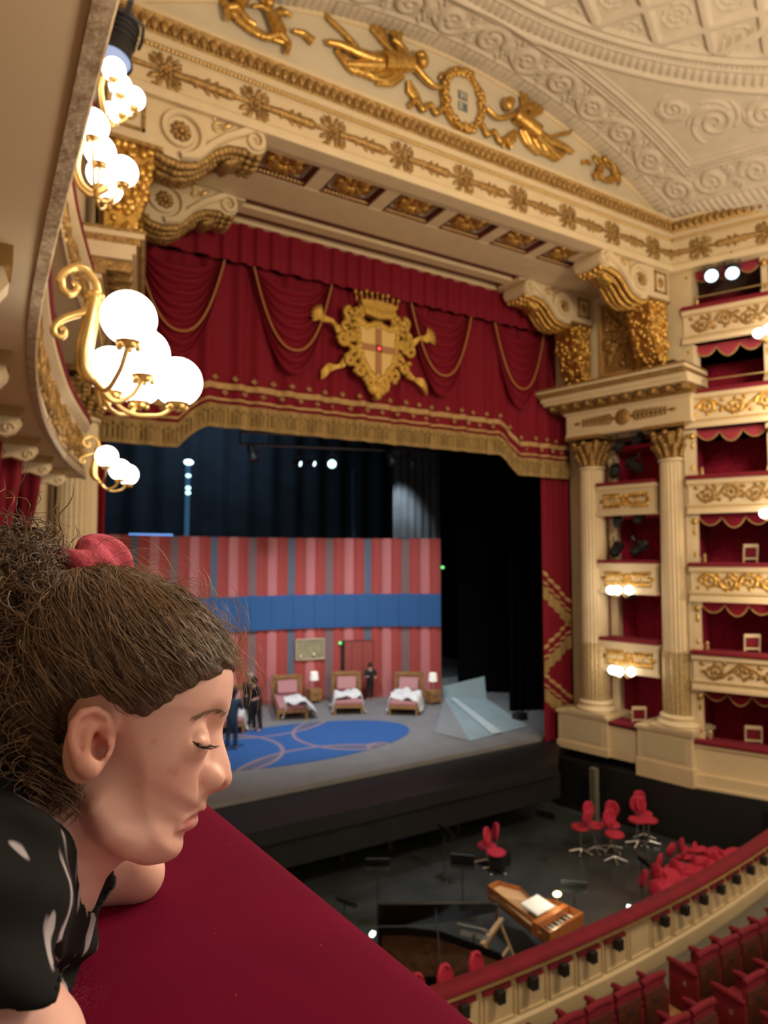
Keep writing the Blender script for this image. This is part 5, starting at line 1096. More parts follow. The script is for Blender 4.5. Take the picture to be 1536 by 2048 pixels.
# ------------------------------------------------------------------ left-hand side: our own balcony and the tiers above it
EDGE = [(-2.5, .23), (1, .23), (3, .23), (4, .25), (5, .32), (6, .42), (7, .55), (8, .72), (9, .90), (10, 1.13), (11, 1.38), (11.4, 1.5)]
EY = np.array([e[0] for e in EDGE]); EX = np.array([e[1] for e in EDGE])
def xl(y): return np.interp(y, EY, EX)
yy = np.linspace(11.4, -2.5, 110); ex_ = np.convolve(np.pad(xl(yy), 4, mode='edge'), np.ones(9) / 9, 'valid'); LP = list(zip(ex_, yy))
arcl = np.r_[0, np.cumsum(np.hypot(np.diff(ex_), np.diff(yy)))]
def bend(mb, s0, z0, out=0.):                               # panel (u, v, w) wrapped on the parapet curve, u runs from the stage end
    for i, v in enumerate(mb.V):
        s = s0 + v[:, 0]; x = np.interp(s, arcl, ex_); y = np.interp(s, arcl, yy); d = .05
        tx = np.interp(s + d, arcl, ex_) - np.interp(s - d, arcl, ex_); ty = np.interp(s + d, arcl, yy) - np.interp(s - d, arcl, yy); n = np.hypot(tx, ty); o = out - v[:, 1]
        mb.V[i] = np.stack((x - ty / n * o, y + tx / n * o, v[:, 2] + z0), 1)
    return mb
WORN = mat('worn_edge_gilding', (.60, .48, .32), .55, .1, bump=.4, bscale=40, var=.4, vscale=22, var_col=(.34, .23, .12))
def tier(zr, label, far):
    t = thing('balcony_parapet', label, 'parapet', (.25, 4, zr - .95))
    m = MB(); m.sweep([(-.4, zr - .90), (-.04, zr - .90), (-.03, zr - .86), (-.05, zr - .80), (-.05, zr - .2), (.0, zr - .16), (.03, zr - .12), (.03, zr - .05), (-.4, zr - .05)], LP); part(t, m, 'front', CREAM, ang=30)
    m = MB(); m.sweep([(-.055, zr - .915), (-.01, zr - .915), (.0, zr - .89), (-.02, zr - .87), (-.005, zr - .83), (-.03, zr - .81), (-.055, zr - .80)], LP); part(t, m, 'worn_lip', WORN, ang=40)
    m = MB(); m.sweep([(-.4, zr - .05), (.04, zr - .05), (.06, zr - .01), (.03, zr + .05), (-.05, zr + .07), (-.4, zr + .07)], LP); part(t, m, 'velvet_rail', VELVET, ang=50)
    m = bend(scrollwork(MB(), 9.0, .46, int(zr), 0, .6), .3, zr - .5, -.04); part(t, m, 'gilt_relief', GILD_D, ang=70)
    m = bend(MB().grid([[(u, v, w) for v, w in ((.0, -.29), (-.02, -.27), (0, -.25))] for u in np.linspace(0, 12, 80)]), 0, zr - .48, -.04); part(t, m, 'gilt_line', GILD_L, ang=70)
    return t
tier(7.84, 'worn cream and gilt parapet curving overhead along the left edge of the picture', False)
tier(10.17, 'cream and red parapet one tier above, seen beyond the overhead balcony edge', True)
tier(12.5, 'topmost left-hand parapet, glimpsed behind the upper globe lamps', True)
for zr in (7.84, 10.17, 12.5):
    q = [(x - .1, y) for x, y in LP]; m = MB(); m.prism(q + [(x - 2.0, y) for x, y in q[::-1]], zr - .89, zr - .80, 'z')
    struct(m.build('ceiling_balcony', SOFFIT), 'taupe plaster underside of the balcony above')
    m = MB(); m.grid([[(x - 1.9, y, z) for z in (zr - .85, zr + 1.44)] for x, y in LP]); struct(m.build('wall_left', DAMASK if zr > 8 else CREAM))
m = MB(); m.grid([[(x - 1.9, y, z) for z in (4.4, 6.95)] for x, y in LP]); struct(m.build('wall_left', CREAM))
m = MB(); q = [(x - .1, y) for x, y in LP]; m.prism(q + [(x - 2.0, y) for x, y in q[::-1]], 4.4, 4.5, 'z'); struct(m.build('floor_balcony', mat('box_carpet', (.10, .01, .015), .95)))
# brackets, posts and drapery of the neighbouring boxes
BR = [3.0, 4.55, 6.2, 7.75, 9.1, 10.3]; DIST = ('nearest', 'second nearest', 'third', 'fourth', 'fifth', 'farthest')
GILTWOOD = mat('gilt_wood', (.42, .24, .07), .5, .4, var=.3, vscale=8)
for k, y in enumerate(BR):
    x = float(xl(y)) - .17
    t = thing('balcony_bracket', DIST[k] + ' carved cream bracket under the overhead balcony on the left', 'bracket', (x - .5, y, 6.5))
    m = MB(); m.prism([(x - 1.1, 6.86), (x, 6.86), (x + .02, 6.80), (x - .02, 6.74), (x - .1, 6.70), (x - .22, 6.74), (x - .4, 6.70), (x - .62, 6.55), (x - .9, 6.45), (x - 1.1, 6.40)], y - .07, y + .07); part(t, m, 'scroll_body', CREAM)
    m = MB(); m.box(x - 1.15, x + .03, y - .10, y + .10, 6.86, 6.95); part(t, m, 'gilt_cap', GILTWOOD)
    m = MB()
    for s in (-1, 1): m.tube([(x - .08 + p[0], y + s * .075, 6.765 + p[1]) for p in spiral(0, 0, .05, 1.2, 0, 1, 14)], .012, 5, flat=(0, 1, 0)); m.tube([(x - .3 + p[0], y + s * .075, 6.77 + p[1]) for p in spiral(0, 0, .04, 1.1, 2, -1, 14)], .012, 5, flat=(0, 1, 0))
    part(t, m, 'volute', CREAM, ang=70)
    if k:
        p = thing('box_pilaster', DIST[k] + ' cream pilaster between the left-hand boxes, behind the hair', 'pilaster', (x - .62, y, 4.5)); px_ = x - .62
        m = MB(); m.box(px_ - .5, px_ + .08, y - .08, y + .08, 4.5, 6.5); part(p, m, 'shaft', CREAM)
        for zz in (6.2, 5.9, 5.5): m = MB(); m.ell((px_ + .1, y - .05, zz), (.05, .05, .12), 8, 6); part(p, m, 'gilt_drop', GILD, ang=70)
        m = MB()
        m.ell((px_ + .12, y, 6.34), (.09, .09, .07), 8, 6); part(p, m, 'gilt_mask', GILD, ang=70)
        c = thing('box_drape', DIST[k] + ' gathered crimson drape tied against the left-hand pilasters', 'drape', (px_ + .1, y - .2, 5.3)); m = MB()
        A = [[(px_ + .12 + r * cos(a) * (1 + .25 * sin(a * 6)), y - .32 + r * sin(a) * (1 + .25 * sin(a * 6)), z) for a in np.linspace(0, 2 * PI, 36)] for z, r in ((6.85, .16), (6.6, .15), (6.3, .11), (6.0, .06), (5.93, .05), (5.85, .08), (5.5, .09))]
        m.grid(A); part(c, m, 'cloth', DRAPE, ang=180); m = MB()
        m.ell((px_ + .12, y - .32, 5.93), (.075, .075, .05), 10, 6); m.lathe([(.0001, 5.86), (.05, 5.84), (.06, 5.66), (.0001, 5.65)], (px_ + .17, y - .36, 0), 10); part(c, m, 'gold_tie', GALLOON)
        for q in range(4): pass
# globe sconces hanging from the parapets
def px_path(L_, Y): return np.array([atY(a, b, Y) for a, b in L_])
def smooth(p, n=28):
    p = np.asarray(p, float); k = np.linspace(0, 1, len(p)); q = np.linspace(0, 1, n); o = np.stack([np.interp(q, k, p[:, i]) for i in range(3)], 1)
    for _ in range(3): o[1:-1] = (o[:-2] + 2 * o[1:-1] + o[2:]) / 4
    return o
BRASS = mat('sconce_brass', (.80, .54, .20), .32, .75)
def sconce(label, T, Y, globes, r, k, parts, base=(190, 762)):
    """T maps the drawing of the nearest bracket onto this lamp; Y = its distance down the house"""
    t = thing('globe_sconce', label, 'wall lamp', tuple(atY(*T(190, 760), Y)), group=None)
    if parts:
        m = MB()
        m.tube(smooth(px_path([T(*q) for q in ((118, 566), (128, 545), (150, 533), (175, 541), (193, 566), (196, 592))], Y)), .017 * k, 8)
        m.tube(smooth(px_path([T(*q) for q in ((122, 560), (124, 578), (136, 589), (149, 587), (157, 576), (150, 566), (144, 570))], Y)), np.linspace(.018, .012, 28) * k, 8)
        m.tube(smooth(px_path([T(*q) for q in ((188, 612), (165, 627), (132, 634), (112, 646), (105, 661), (112, 674), (126, 675), (132, 664), (126, 656), (120, 660))], Y)), np.linspace(.017, .012, 28) * k, 8)
        m.ell(atY(*T(190, 596), Y), .035 * k, 10, 7)
        for a in range(6): m.ell(atY(*T(190 + 13 * cos(a), 594 + 9 * sin(a)), Y), .016 * k, 7, 5)
        part(t, m, 'scroll_bracket', BRASS, ang=80)
        m = MB()
        for dx, dy in ((-9, 0), (0, -.06), (9, .05)): m.tube(smooth(px_path([T(190 + dx * .6, 600), T(180 + dx, 650), T(168 + dx, 700), T(167 + dx, 735), T(180 + dx * .6, 757), T(192, 765)], Y + dy)), .019 * k, 8)
        part(t, m, 'stem', BRASS, ang=80)
    m = MB(); b = atY(*T(*base), Y)
    for gx, gy, gY in globes:
        c = np.array(atY(*T(gx, gy), gY)); lowc = c + np.array((0, 0, -r * .98)); mid = (b + lowc) / 2 + np.array((0, 0, -.10 * k)); m.tube(smooth([b, mid * .6 + b * .4 + np.array((0, 0, -.03 * k)), mid, mid * .4 + lowc * .6 + np.array((0, 0, -.03 * k)), lowc]), .011 * k, 6)
        m.lathe([(.0001, -r * 1.12), (r * .2, -r * 1.1), (r * .42, -r * .98), (r * .5, -r * .84), (r * .42, -r * .86)], c, 14)
        for a in range(5): m.ell(c + np.array((r * .34 * cos(a * 1.256), r * .34 * sin(a * 1.256), -r * 1.08)), r * .13, 6, 5)
    part(t, m, 'arms_and_cups', BRASS, ang=80)
    for gx, gy, gY in globes:
        m = MB(); m.ell(atY(*T(gx, gy), gY), r, 28, 18); part(t, m, 'globe', GLOBE, ang=80)
    return t
G0 = [(258, 637, 2.9), (288, 708, 3.08), (355, 764, 3.12), (224, 742, 3.3), (278, 764, 3.38)]
sconce('nearest brass sconce with five large lit opal globes, low on the overhead parapet', lambda a, b: (a, b), 3.08, G0, .112, 1., True)
sconce('small far sconce with three lit globes just above the hair bun', lambda a, b: (226 + (a - 258) * .44, 936 + (b - 700) * .38), 9.2, [(230, 640, 8.9), (290, 710, 9.1), (325, 735, 9.2)], .135, 1.2, True)
sconce('upper sconce with five lit globes, lower one of the two at the top left', lambda a, b: (a, b), 5.6, [(186, 250, 5.4), (200, 302, 5.5), (246, 343, 5.6), (203, 348, 5.8), (216, 376, 5.9)], .118, 1., False, (190, 388))
sconce('uppermost sconce with five lit globes under the black spotlight', lambda a, b: (a, b), 7.9, [(228, 140, 7.7), (241, 172, 7.8), (268, 197, 7.9), (244, 212, 8.0), (222, 228, 8.1)], .125, 1., False, (214, 240))
for nm, Lp, Y in (('lower', ((165, 280), (155, 310), (152, 340), (162, 370), (185, 388), (200, 385), (214, 376)), 5.6), ('uppermost', ((208, 150), (202, 175), (205, 205), (212, 235), (218, 240)), 7.9)):
    o = [q for q in bpy.data.objects if q.name.startswith('globe_sconce') and nm + ' ' in q.get('label', '') + ' '][-1]
    m = MB(); m.tube(smooth(px_path(Lp, Y)), .025, 8); p2 = [(a - 5, b + 4) for a, b in Lp]; m.tube(smooth(px_path(p2, Y)), .02, 8); part(o, m, 'stem', BRASS, ang=80)
c = atY(240, 78, 8.6); s = spotlight('black spotlight with a pale blue lens, top left above the sconces', False, 1.2); s.location = c; s.rotation_euler = (rad(172), rad(12), 0)
m = MB(); m.lathe([(.0001, .28), (.13, .31), (.21, .33)], n=18); m.build('lens_face', mat('pale_blue_lens', (.35, .45, .62), .3, emit=(.5, .62, .95), estr=.55), s)
# our own rail: broad crimson velvet
RZ = 5.488
t = thing('velvet_balustrade', 'broad crimson velvet balcony rail the woman leans on, filling the bottom of the picture', 'balcony rail', (.05, .8, RZ - .12))
path = [(x, y) for x, y in LP]
prof = [(-.34, RZ - .10), (-.36, RZ - .05), (-.34, RZ - .012)] + [(a, RZ - .012 + .012 * (1 - ((a + .15) / .2) ** 2)) for a in np.linspace(-.32, -.03, 8)] + [(.03 * sin(q) - .02, RZ - .042 + .032 * cos(q)) for q in np.linspace(.3, PI * .75, 8)] + [(-.01, RZ - .10)]
fine = [(float(np.interp(y, yy[::-1], ex_[::-1])) - .006 + .043 * min(1, max(0, (.9 - y) / .58)), y) for y in np.linspace(11.3, -1.2, 160)]
RAILV = mat('rail_velvet', (.135, .0003, .021), .95, spec=.08, bump=.05, bscale=320, var=.22, vscale=5)
m = MB(); m.sweep(prof, fine); part(t, m, 'cushion', RAILV, ang=180)
nt = RAILV.node_tree; b = nt.nodes['Principled BSDF']; src = b.inputs['Base Color'].links[0].from_socket
tc = _n(nt, 'ShaderNodeTexCoord'); wn = _n(nt, 'ShaderNodeTexNoise'); wn.inputs['Scale'].default_value = 420; wn.inputs['Detail'].default_value = 2; nt.links.new(tc.outputs['Object'], wn.inputs['Vector'])
w2 = _n(nt, 'ShaderNodeTexNoise'); w2.inputs['Scale'].default_value = 14; nt.links.new(tc.outputs['Object'], w2.inputs['Vector'])
sx = _n(nt, 'ShaderNodeSeparateXYZ'); nt.links.new(tc.outputs['Object'], sx.inputs[0])
wr = _n(nt, 'ShaderNodeMapRange'); wr.inputs[1].default_value = .03; wr.inputs[2].default_value = -.03; nt.links.new(sx.outputs[0], wr.inputs[0])       # rubbed nap towards the sitters' side
mu = _n(nt, 'ShaderNodeMath', operation='MULTIPLY'); nt.links.new(wr.outputs[0], mu.inputs[0]); t1 = _n(nt, 'ShaderNodeMapRange'); t1.inputs[1].default_value = .50; t1.inputs[2].default_value = .64; nt.links.new(wn.outputs['Fac'], t1.inputs[0]); nt.links.new(t1.outputs[0], mu.inputs[1])
m3 = _n(nt, 'ShaderNodeMath', operation='MULTIPLY'); t2 = _n(nt, 'ShaderNodeMapRange'); t2.inputs[1].default_value = .45; t2.inputs[2].default_value = .65; t2.inputs[4].default_value = .55; nt.links.new(w2.outputs['Fac'], t2.inputs[0]); nt.links.new(mu.outputs[0], m3.inputs[0]); nt.links.new(t2.outputs[0], m3.inputs[1])
vo = _n(nt, 'ShaderNodeTexVoronoi'); vo.inputs['Scale'].default_value = 46; nt.links.new(tc.outputs['Object'], vo.inputs['Vector']); l1 = _n(nt, 'ShaderNodeMath', operation='LESS_THAN'); l1.inputs[1].default_value = .035; nt.links.new(vo.outputs['Distance'], l1.inputs[0]); l2 = _n(nt, 'ShaderNodeMath', operation='MULTIPLY'); l2.inputs[1].default_value = .45; nt.links.new(l1.outputs[0], l2.inputs[0])
ad = _n(nt, 'ShaderNodeMath', operation='MAXIMUM'); nt.links.new(m3.outputs[0], ad.inputs[0]); nt.links.new(l2.outputs[0], ad.inputs[1])
mx = _n(nt, 'ShaderNodeMix', data_type='RGBA'); mx.inputs[7].default_value = (.42, .13, .10, 1); nt.links.new(src, mx.inputs[6]); nt.links.new(ad.outputs[0], mx.inputs[0]); nt.links.new(mx.outputs[2], b.inputs['Base Color'])
m = MB(); m.sweep([(-.30, 4.45), (-.03, 4.45), (-.05, 4.6), (-.05, 5.2), (-.02, RZ - .1), (-.30, RZ - .1)], path); part(t, m, 'parapet_front', CREAM, ang=30)
# ------------------------------------------------------------------ the woman leaning on the rail
D0 = .50; PC = P(390, 1575); Wd = PC / np.linalg.norm(PC); HO = EYE + Wd * D0           # head frame: origin, a = right, b = up, c = towards the viewer
Ha = RT - Wd * (RT @ Wd); Ha /= np.linalg.norm(Ha); Hc = -Wd; Hb = np.cross(Hc, Ha)
def hx(px, py, h=0.):
    d = P(px, py); o = EYE - HO; t = (h - o @ Hc) / (d @ Hc); q = o + d * t; return np.array((q @ Ha, q @ Hb, h))
def toworld(p): p = np.asarray(p); return HO + p[..., :1] * Ha + p[..., 1:2] * Hb + p[..., 2:3] * Hc
def poly(L_, h=0.): return np.array([hx(a, b, h)[:2] for a, b in L_])
def sd_poly(A, B, pg):                                      # signed distance, negative inside
    d = np.full(A.shape, 1e9, np.float32); ins = np.zeros(A.shape, bool); n = len(pg)
    for i in range(n):
        (x0, y0), (x1, y1) = pg[i], pg[(i + 1) % n]; ex, ey = x1 - x0, y1 - y0; wx_, wy = A - x0, B - y0
        t = np.clip((wx_ * ex + wy * ey) / (ex * ex + ey * ey + 1e-12), 0, 1); d = np.minimum(d, (wx_ - ex * t) ** 2 + (wy - ey * t) ** 2)
        if y0 != y1: ins ^= ((y0 > B) != (y1 > B)) & (A < (x1 - x0) * (B - y0) / (y1 - y0) + x0)
    d = np.sqrt(d); return np.where(ins, -d, d)
FACE = [(466, 1345), (467, 1370), (464, 1395), (459, 1420), (449, 1444), (438, 1466), (433, 1486), (428, 1515), (424, 1545), (418, 1572), (414, 1588), (412.5, 1600), (412, 1611), (407, 1618), (398, 1624), (391, 1630), (395, 1638), (391, 1646), (381, 1655), (369.5, 1662), (365.5, 1673), (367, 1684), (365, 1697), (358, 1709), (346, 1718), (330, 1723), (306, 1718), (279, 1709), (251, 1700), (224, 1682), (204, 1655), (188, 1625), (160, 1600), (120, 1570), (70, 1520), (35, 1455), (20, 1380), (32, 1290), (80, 1232), (140, 1188), (215, 1174), (285, 1184), (350, 1213), (403, 1256), (437, 1302), (453, 1330)]
HAIR = [(464, 1347), (492, 1336), (490, 1290), (460, 1225), (400, 1160), (320, 1110), (200, 1080), (80, 1110), (0, 1170), (-60, 1280), (-80, 1400), (-60, 1520), (0, 1600), (60, 1640), (110, 1650), (150, 1625), (152, 1590), (138, 1540), (128, 1470), (134, 1425), (160, 1402), (200, 1398), (228, 1412), (250, 1432), (285, 1440), (312, 1431), (340, 1410), (385, 1385), (430, 1366)]
PF = poly(FACE); HD = {(152, 1590): .05, (138, 1540): .06, (128, 1470): .066, (134, 1425): .07, (160, 1402): .07, (200, 1398): .07, (228, 1412): .068, (250, 1432): .066, (285, 1440): .062, (312, 1431): .058, (340, 1410): .054, (385, 1385): .042, (430, 1366): .024}
PH = np.array([hx(a, b, HD.get((a, b), 0.))[:2] for a, b in HAIR])
GA = np.arange(-.26, .13, .002); GB = np.arange(-.34, .17, .002); GAm, GBm = np.meshgrid(GA, GB, indexing='ij')
S_F = sd_poly(GAm, GBm, PF).astype(np.float32); S_H = sd_poly(GAm, GBm, PH).astype(np.float32)
for _ in range(1): S_F[1:-1, 1:-1] = (S_F[1:-1, 1:-1] * 4 + S_F[:-2, 1:-1] + S_F[2:, 1:-1] + S_F[1:-1, :-2] + S_F[1:-1, 2:]) / 8
def lut(S, a, b):
    i = np.clip((a - GA[0]) / .002, 0, len(GA) - 1.001); j = np.clip((b - GB[0]) / .002, 0, len(GB) - 1.001); i0 = i.astype(int); j0 = j.astype(int); f = i - i0; g = j - j0
    return S[i0, j0] * (1 - f) * (1 - g) + S[i0 + 1, j0] * f * (1 - g) + S[i0, j0 + 1] * (1 - f) * g + S[i0 + 1, j0 + 1] * f * g
def smin(x, y, k): h = np.clip(.5 + .5 * (y - x) / k, 0, 1); return y * (1 - h) + x * h - k * h * (1 - h)
def smax(x, y, k): return -smin(-x, -y, k)
def cap_(p, a, b, r0, r1=None):
    a, b = np.asarray(a, np.float32), np.asarray(b, np.float32); r1 = r0 if r1 is None else r1; d = b - a
    q0, q1, q2 = p[0] - a[0], p[1] - a[1], p[2] - a[2]; t = np.clip((q0 * d[0] + q1 * d[1] + q2 * d[2]) / (d @ d), 0, 1)
    return np.sqrt((q0 - d[0] * t) ** 2 + (q1 - d[1] * t) ** 2 + (q2 - d[2] * t) ** 2) - (r0 + (r1 - r0) * t)
def el_(p, c, r, rot=0.):
    x, y, z = p[0] - c[0], p[1] - c[1], p[2] - c[2]
    if rot: x, y = x * cos(rot) + y * sin(rot), -x * sin(rot) + y * cos(rot)
    k = np.sqrt((x / r[0]) ** 2 + (y / r[1]) ** 2 + (z / r[2]) ** 2); k2 = np.sqrt((x / r[0] ** 2) ** 2 + (y / r[1] ** 2) ** 2 + (z / r[2] ** 2) ** 2) + 1e-6; return k * (k - 1) / k2
def chain(p, pts, rs):
    d = None
    for i in range(len(pts) - 1):
        q = cap_(p, pts[i], pts[i + 1], rs[i], rs[i + 1]); d = q if d is None else np.minimum(d, q)
    return d
jaw_b = float(hx(300, 1640)[1]); brow_b = float(hx(300, 1430)[1])
def skull(p, infl=0.):
    a, b, c = p; D = -lut(S_F, a, b) + infl
    low = np.clip((brow_b - b) / (brow_b - jaw_b), 0, 1.3); back = np.clip((a - float(hx(230, 0)[0])) / .08, 0, 1)
    W_ = .073 - .012 * low - .016 * np.minimum(low, 1) * back + infl; R = .058 + .006 * (1 - low)
    q = np.maximum(1 - D / R, 0); return (np.sqrt(q * q + (c / W_) ** 2 * 1.0) - 1) * .05 * (1 + 0 * q)
def face(p, mir_=True):
    a, b, c = p; ac = np.abs(c); s = (a, b, ac)
    f = skull(p)
    H = lambda x, y, z: hx(x, y, z)
    f = smax(f, -el_(s, H(437, 1476, .030), (.014, .011, .014)), .016)                      # eye sockets
    f = smin(f, chain(s, [H(196, 1620, .050), H(222, 1662, .042), H(258, 1686, .032), H(290, 1696, .020)], (.005, .008, .008, .005)), .024)   # jaw
    n = chain(p, [H(425, 1462, 0), H(428, 1484, 0), H(436, 1510, 0), H(442, 1534, 0), H(441.5, 1555, 0)], (0.0050, .0050, .0058, .0064, .0076))
    n = smin(n, cap_(s, H(418, 1490, .006), H(416, 1556, .010), .006, .008), .010)
    n = smin(n, el_(s, H(414, 1560, .0140), (.0110, .0076, .0062), .15), .004)
    n = smin(n, cap_(p, H(440, 1562, 0), H(418, 1572, 0), .0048, .0042), .004)
    f = smin(f, n, .005)
    f = smax(f, -el_(s, H(428, 1575, .0068), (.0065, .0035, .0032), .25), .002)               # nostrils
    f = smax(f, -chain(s, [H(412, 1543, .0225), H(399, 1556, .0235), H(402, 1573, .0205)], (.0014, .0018, .0014)), .004)
    ey = el_(s, H(385, 1484, .0295), (.0114, .0110, .0125)); f = smin(f, ey, .009)           # lidded eye
    f = smax(f, -chain(s, [H(388, 1478, .042), H(402, 1468, .041), H(420, 1468, .036), H(434, 1476, .026)], (.0008,) * 4), .005)   # lid crease
    f = smax(f, -chain(s, [H(386, 1487, .043), H(400, 1497, .0425), H(418, 1496, .037), H(430, 1492, .028)], (.0008,) * 4), .0025)
    f = smin(f, chain(s, [H(398, 1615, 0), H(393, 1620, .009), H(366, 1648, .022)], (.0042, .0040, .0015)), .003)        # upper lip
    f = smin(f, chain(s, [H(379, 1640, 0), H(374, 1644, .010), H(359, 1656, .021)], (.0052, .0050, .0018)), .003)        # lower lip
    f = smax(f, -chain(s, [H(402, 1627, 0), H(396, 1630, .010), H(368, 1652, .023), H(358, 1661, .027)], (.0021, .0021, .0020, .0012)), .002)   # mouth line
    # ears
    z0 = .071
    H = lambda x, y, z: hx(180 + (x - 178) * .85, 1482 + (y - 1480) * .86, z)
    ear = el_(s, H(178, 1478, z0 - .002), (.0135, .0235, .0050), -.12)
    ear = smax(ear, -el_(s, H(190, 1490, z0 + .0065), (.0085, .0150, .0110), -.1), .002)
    hl = chain(s, [H(212, 1474, z0 - .002), H(221, 1448, z0 + .003), H(212, 1424, z0 + .006), H(190, 1412, z0 + .008), H(162, 1418, z0 + .010), H(143, 1442, z0 + .011), H(138, 1475, z0 + .010), H(147, 1508, z0 + .008), H(162, 1532, z0 + .006), H(176, 1543, z0 + .004)], (0.0030, .0034, .0036, .0036, .0036, .0036, .0036, .0040, .0056, .0060))
    an = chain(s, [H(205, 1444, z0 + .004), H(184, 1444, z0 + .006), H(168, 1466, z0 + .007), H(166, 1496, z0 + .006), H(178, 1516, z0 + .004)], (.0028, .0034, .0038, .0038, .0034))
    tr = cap_(s, H(209, 1488, z0), H(206, 1505, z0 + .001), .0048, .0042)
    ear = smin(smin(ear, hl, .004), smin(an, tr, .002), .004)
    ear = smax(ear, -chain(s, [H(204, 1434, z0 + .009), H(184, 1426, z0 + .0105), H(160, 1438, z0 + .0125), H(151, 1468, z0 + .0125), H(156, 1502, z0 + .0105)], (.0020, .0024, .0022, .0020, .0012)), .0015)
    ear = smax(ear, -el_(s, H(200, 1498, z0 + .002), (.0045, .006, .008)), .002)
    return smin(f, ear, .005)
ARM = [hx(100, 1756, -.13), hx(272, 1748, -.12)]; FOREARM = [ARM[1], hx(130, 1768, -.20), hx(70, 1772, -.22)]
def body(p, detail=True):
    f = face(p) if detail else skull(p)
    H = hx
    f = smin(f, chain(p, [H(160, 1560, 0), H(95, 1650, -.01), H(10, 1740, -.015)], (.046, .050, .060)), .016)            # neck
    t = el_(p, H(-262, 1960, -.02), (.085, .15, .12), .25); t = smin(t, chain(p, [H(-150, 1840, .075), H(-70, 1810, -.02), H(-5, 1770, -.13)], (.045, .055, .034)), .04)
    f = smin(f, t, .03)
    arm = smin(chain(p, [H(-5, 1766, -.13), ARM[0], ARM[1]], (.033, .029, .0195)), chain(p, FOREARM, (.0185, .022, .017)), .01)
    hand = el_(p, H(30, 1776, -.24), (.035, .012, .028)); w0 = H(20, 1776, -.245)
    for k in range(4):
        k0 = w0 + np.array((-.018, 0, .02 - .0135 * k)); hand = smin(hand, chain(p, [k0, k0 + np.array((-.030 + .003 * abs(k - 1), .004, .002)), k0 + np.array((-.052 + .004 * abs(k - 1), -.006, .003))], (.0085, .0078, .0062)), .004)
    hand = smin(hand, chain(p, [w0 + np.array((.01, 0, .022)), w0 + np.array((-.012, .003, .04)), w0 + np.array((-.034, 0, .045))], (.010, .009, .0075)), .006)
    f = smin(f, smin(arm, hand, .012), .012)
    f = smin(f, chain(p, [H(-150, 1850, .08), H(-130, 1990, .085), H(20, 2130, .07)], (.045, .04, .034)), .02)               # near arm
    return f
def surface_nets(fn, lo, hi, h, chunk=24):
    g = [np.arange(lo[i], hi[i], h, dtype=np.float32) for i in range(3)]; n = [len(q) for q in g]; Vv = np.empty(n, np.float32)
    for i in range(0, n[0], chunk):
        A_, B_, C_ = np.meshgrid(g[0][i:i + chunk], g[1], g[2], indexing='ij'); Vv[i:i + chunk] = fn((A_, B_, C_))
    S = Vv < 0; c = np.zeros([k - 1 for k in n], np.int8)
    for dx in (0, 1):
        for dy in (0, 1):
            for dz in (0, 1): c += S[dx:n[0] - 1 + dx, dy:n[1] - 1 + dy, dz:n[2] - 1 + dz]
    act = (c > 0) & (c < 8); idx = -np.ones(act.shape, np.int64); I = np.argwhere(act); idx[tuple(I.T)] = np.arange(len(I))
    acc = np.zeros((len(I), 3)); cnt = np.zeros(len(I)); off = [(x, y, z) for x in (0, 1) for y in (0, 1) for z in (0, 1)]
    for o in off:
        for ax in range(3):
            if o[ax]: continue
            o2 = list(o); o2[ax] = 1; v0 = Vv[tuple((I + o).T)]; v1 = Vv[tuple((I + o2).T)]; m_ = (v0 < 0) != (v1 < 0); t = np.where(m_, v0 / (v0 - v1 + 1e-20), 0)
            pt_ = np.array(o, float)[None].repeat(len(I), 0); pt_[:, ax] += t; acc[m_] += pt_[m_]; cnt[m_] += 1
    vv = (I + acc / cnt[:, None]) * h + np.array([q[0] for q in g]); fs = []
    for ax in range(3):
        sl0 = [slice(1, -1)] * 3; sl0[ax] = slice(0, -1); sl1 = list(sl0); sl1[ax] = slice(1, None); sl1 = [slice(1, -1)] * 3; sl1[ax] = slice(1, None); sl0 = [slice(1, -1)] * 3; sl0[ax] = slice(0, -1)
        m_ = S[tuple(sl0)] != S[tuple(sl1)]; K = np.argwhere(m_); base_ = K.copy()
        for d in range(3):
            if d != ax: base_[:, d] += 1
        u, v = [(1, 2), (2, 0), (0, 1)][ax]; q = []
        for du, dv in ((1, 1), (0, 1), (0, 0), (1, 0)):
            b_ = base_.copy(); b_[:, u] -= du; b_[:, v] -= dv; q.append(idx[tuple(b_.T)])
        q = np.stack(q, 1); fl = S[tuple(sl0)][m_]; q[~fl] = q[~fl][:, ::-1]; fs.append(q[(q >= 0).all(1)])
    return vv, np.concatenate(fs)
def sdf_mesh(fn, lo, hi, h, name, m, root, chunk=24):
    v, f = surface_nets(fn, lo, hi, h, chunk); W3 = toworld(v) - np.array(root.location)
    me = bpy.data.meshes.new(name); me.vertices.add(len(v)); me.vertices.foreach_set('co', W3.astype(np.float32).ravel()); me.loops.add(len(f) * 4); me.loops.foreach_set('vertex_index', f.astype(np.int32).ravel())
    me.polygons.add(len(f)); me.polygons.foreach_set('loop_start', np.arange(0, len(f) * 4, 4, dtype=np.int32)); me.update(calc_edges=True); me.validate(); me.shade_smooth(); me.materials.append(m)
    o = bpy.data.objects.new(name, me); COL.objects.link(o); o.parent = root; return o, v
SKIN = mat('skin', (.80, .475, .42), .46, sss=.25, bump=.02, bscale=420)
woman = thing('person', 'woman in profile with curly bun and pink hair tie leaning on the velvet rail', 'person', tuple(toworld(hx(60, 1900, 0))))
bo, bv = sdf_mesh(body, (-.26, -.30, -.27), (.085, .135, .165), .0018, 'body', SKIN, woman)
